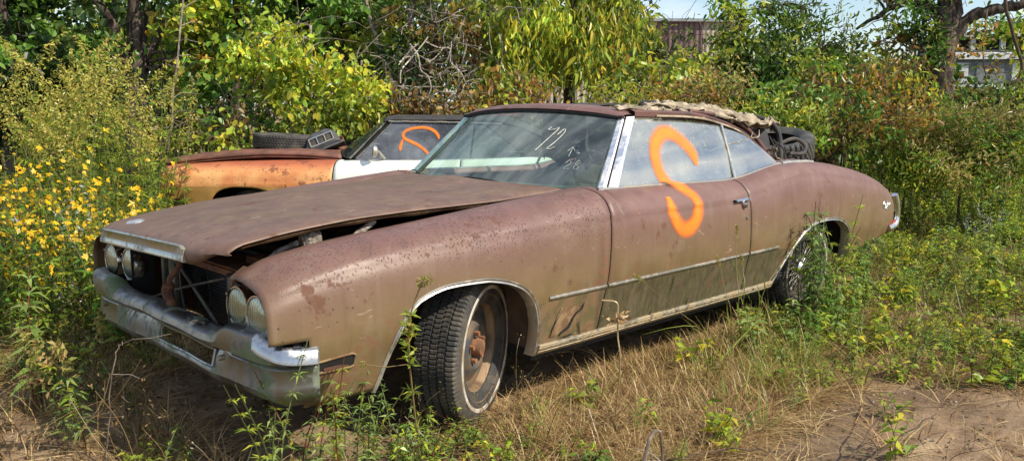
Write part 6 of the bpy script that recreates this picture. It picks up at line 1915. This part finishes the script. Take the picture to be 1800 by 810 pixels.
# foxtails by the sill, dry stalk
def foxtail(rg, pts):
    b0 = np.array(pts[0]); v = Veg(); Q = spline(pts, 6)-b0; v.stem(Q, .0018, (.42, .34, .16), 3)
    t = nrmz(Q[-1]-Q[-3]); n = 90; q = rg.uniform(0, 1, n); v.leaves(Q[-1]+t*(q*.055)[:, None]+rg.normal(size=(n, 3))*.0025, rg.normal(size=(n, 3))+t*1.2, rg.normal(size=(n, 3)), .014, .0035, pal('ygrass', n, rg))
    n = 3; k = [2, 5, 7]; v.blades(Q[k], rg.normal(size=(n, 3))*.5+(0, 0, .8), .16, .006, rg.normal(size=(n, 3))*.5-(0, 0, .2), pal('grass', n, rg), 4)
    return b0, v.arrays()
for (pts, lab) in (([gp(1300, 4.1), wp(1298, 540, 4.08), wp(1295, 470, 4.05), wp(1295, 415, 4.03)], 'tallest foxtail grass standing upright against the door'),
                   ([gp(1288, 4.0), wp(1285, 560, 3.98), wp(1275, 510, 3.97), wp(1266, 470, 3.96)], 'foxtail grass leaning slightly left of the tallest one'),
                   ([gp(1310, 4.2), wp(1308, 520, 4.2), wp(1307, 480, 4.2), wp(1306, 468, 4.2)], 'shorter foxtail grass just right of the tallest one'),
                   ([gp(1262, 3.9), wp(1240, 590, 3.8), wp(1190, 545, 3.7), wp(1130, 495, 3.62)], 'long foxtail grass leaning far left across the sill'),
                   ([gp(1330, 4.2), wp(1340, 520, 4.2), wp(1365, 475, 4.2), wp(1388, 440, 4.2)], 'foxtail grass bending right towards the rear wheel')):
    b0, ar = foxtail(rg, pts); plant('foxtail_grass', lab, 'grass', b0, ar, 'foxtails by the sill')
P = [gp(1092, 3.30), wp(1090, 640, 3.28), wp(1086, 590, 3.28), wp(1086, 560, 3.27), wp(1084, 532, 3.27), wp(1058, 527, 3.27)]
b0 = np.array(P[0]); v_ = Veg(); v_.stem(spline(P, 6)-b0, .0035, (.45, .33, .18), 4)
n = 26; v_.leaves(np.array(P[3])-b0+rg.normal(size=(n, 3))*.012, rg.normal(size=(n, 3))*(1, 1, .5), rg.normal(size=(n, 3)), .05, .014, pal('straw', n, rg))
n = 40; v_.blades(rg.normal(size=(n, 3))*(.05, .05, 0), rg.normal(size=(n, 3))*.5+(0, 0, .6), .22, .007, rg.normal(size=(n, 3))*.5-(0, 0, .3), pal('straw', n, rg))
plant('dead_stalk', 'bleached dry stalk with a broken top beside the torn fender sill', 'dead weed', b0, v_.arrays(), mat=DRY)
# mugwort in the rear wheel arch and around
for k, (u, d, h, s_, lab) in enumerate([(1462, 4.92, .80, .12, 'bushy green mugwort filling the rear wheel arch'), (1475, 4.7, .50, .18, 'green mugwort below the rear wheel arch'), (1500, 5.1, .55, .14, 'leafy weed behind the rear wheel under the quarter panel'),
                                        (1420, 4.5, .32, .14, 'low broad weed in front of the rear tyre'), (1540, 5.4, .50, .14, 'leafy weed beneath the rear bumper end'), (1335, 4.3, .34, .06, 'yellow-green broad-leaved weed against the end of the sill')]):
    plant('mugwort' if k < 3 else 'leafy_weed', lab, 'weed', gp(u, d), forb(rg, h, 12 if k < 2 else 6, .075, .24 if k < 3 else .38, ['mid', 'mug', 'green'] if k < 5 else ['yg', 'pale'], s_, .38, dens=34), rz=k)
plant('leafy_weed', 'tall thin light green weed standing alone near the right edge', 'weed', gp(1762, 5.6), forb(rg, .80, 2, .10, .42, ['pale', 'mid'], .02, .12, (.20, .15, .05), dens=16))
plant('leafy_weed', 'yellow-green trailing weed at the lower right on the dirt track edge', 'weed', gp(1620, 3.0), forb(rg, .20, 3, .07, .5, ['yg', 'pale'], .05, .9, dens=14))
plant('wispy_seedling', 'blue-green feathery seedling between the two cars before the white door', 'weed', gp(690, 5.25), forb(rg, 1.08, 1, .10, .08, ['mug'], .0, .08, dens=60))
# fallen sticks
for (pts, r_, lab) in (([gp(1105, 2.2)+(0, 0, .02), wp(1150, 760, 2.35), gp(1190, 2.62)+(0, 0, .10)], .007, 'pale bare stick lying in the grass at bottom centre'),
                       ([gp(1540, 2.75)+(0, 0, .03), gp(1600, 2.95)+(0, 0, .06), gp(1690, 3.2)+(0, 0, .10)], .005, 'thin dark twig lying across the bare track'),
                       ([gp(1430, 2.4)+(0, 0, .02), gp(1520, 2.8)+(0, 0, .05), gp(1610, 3.35)+(0, 0, .12)], .0045, 'long dark arching twig over the bare track'),
                       ([gp(140, 2.9)+(0, 0, .0), wp(200, 640, 2.9), wp(215, 600, 2.9)], .003, 'pale forked stick poking up in front of the bumper'),
                       ([gp(1180, 2.9)+(0, 0, .03), gp(1300, 2.95)+(0, 0, .05), gp(1400, 3.0)+(0, 0, .02)], .006, 'dark stick lying along the straw right of centre')):
    mb = MB(); q = spline(pts, 8); q[1:-1] += rg.normal(size=(len(q)-2, 3))*.004; mb.tube(q, np.linspace(r_, r_*.5, len(q)), 6)
    for _ in range(2):
        k = rg.integers(4, len(q)-2); limb(mb, q[k], q[k]+rg.normal(size=3)*(.09, .09, .03)+(0, 0, .03), r_*.5, .001, rg, n=4, seg=4)
    tag(mb.build('fallen_stick', TWIG if 'pale' in lab else TWIGD), lab, 'stick')
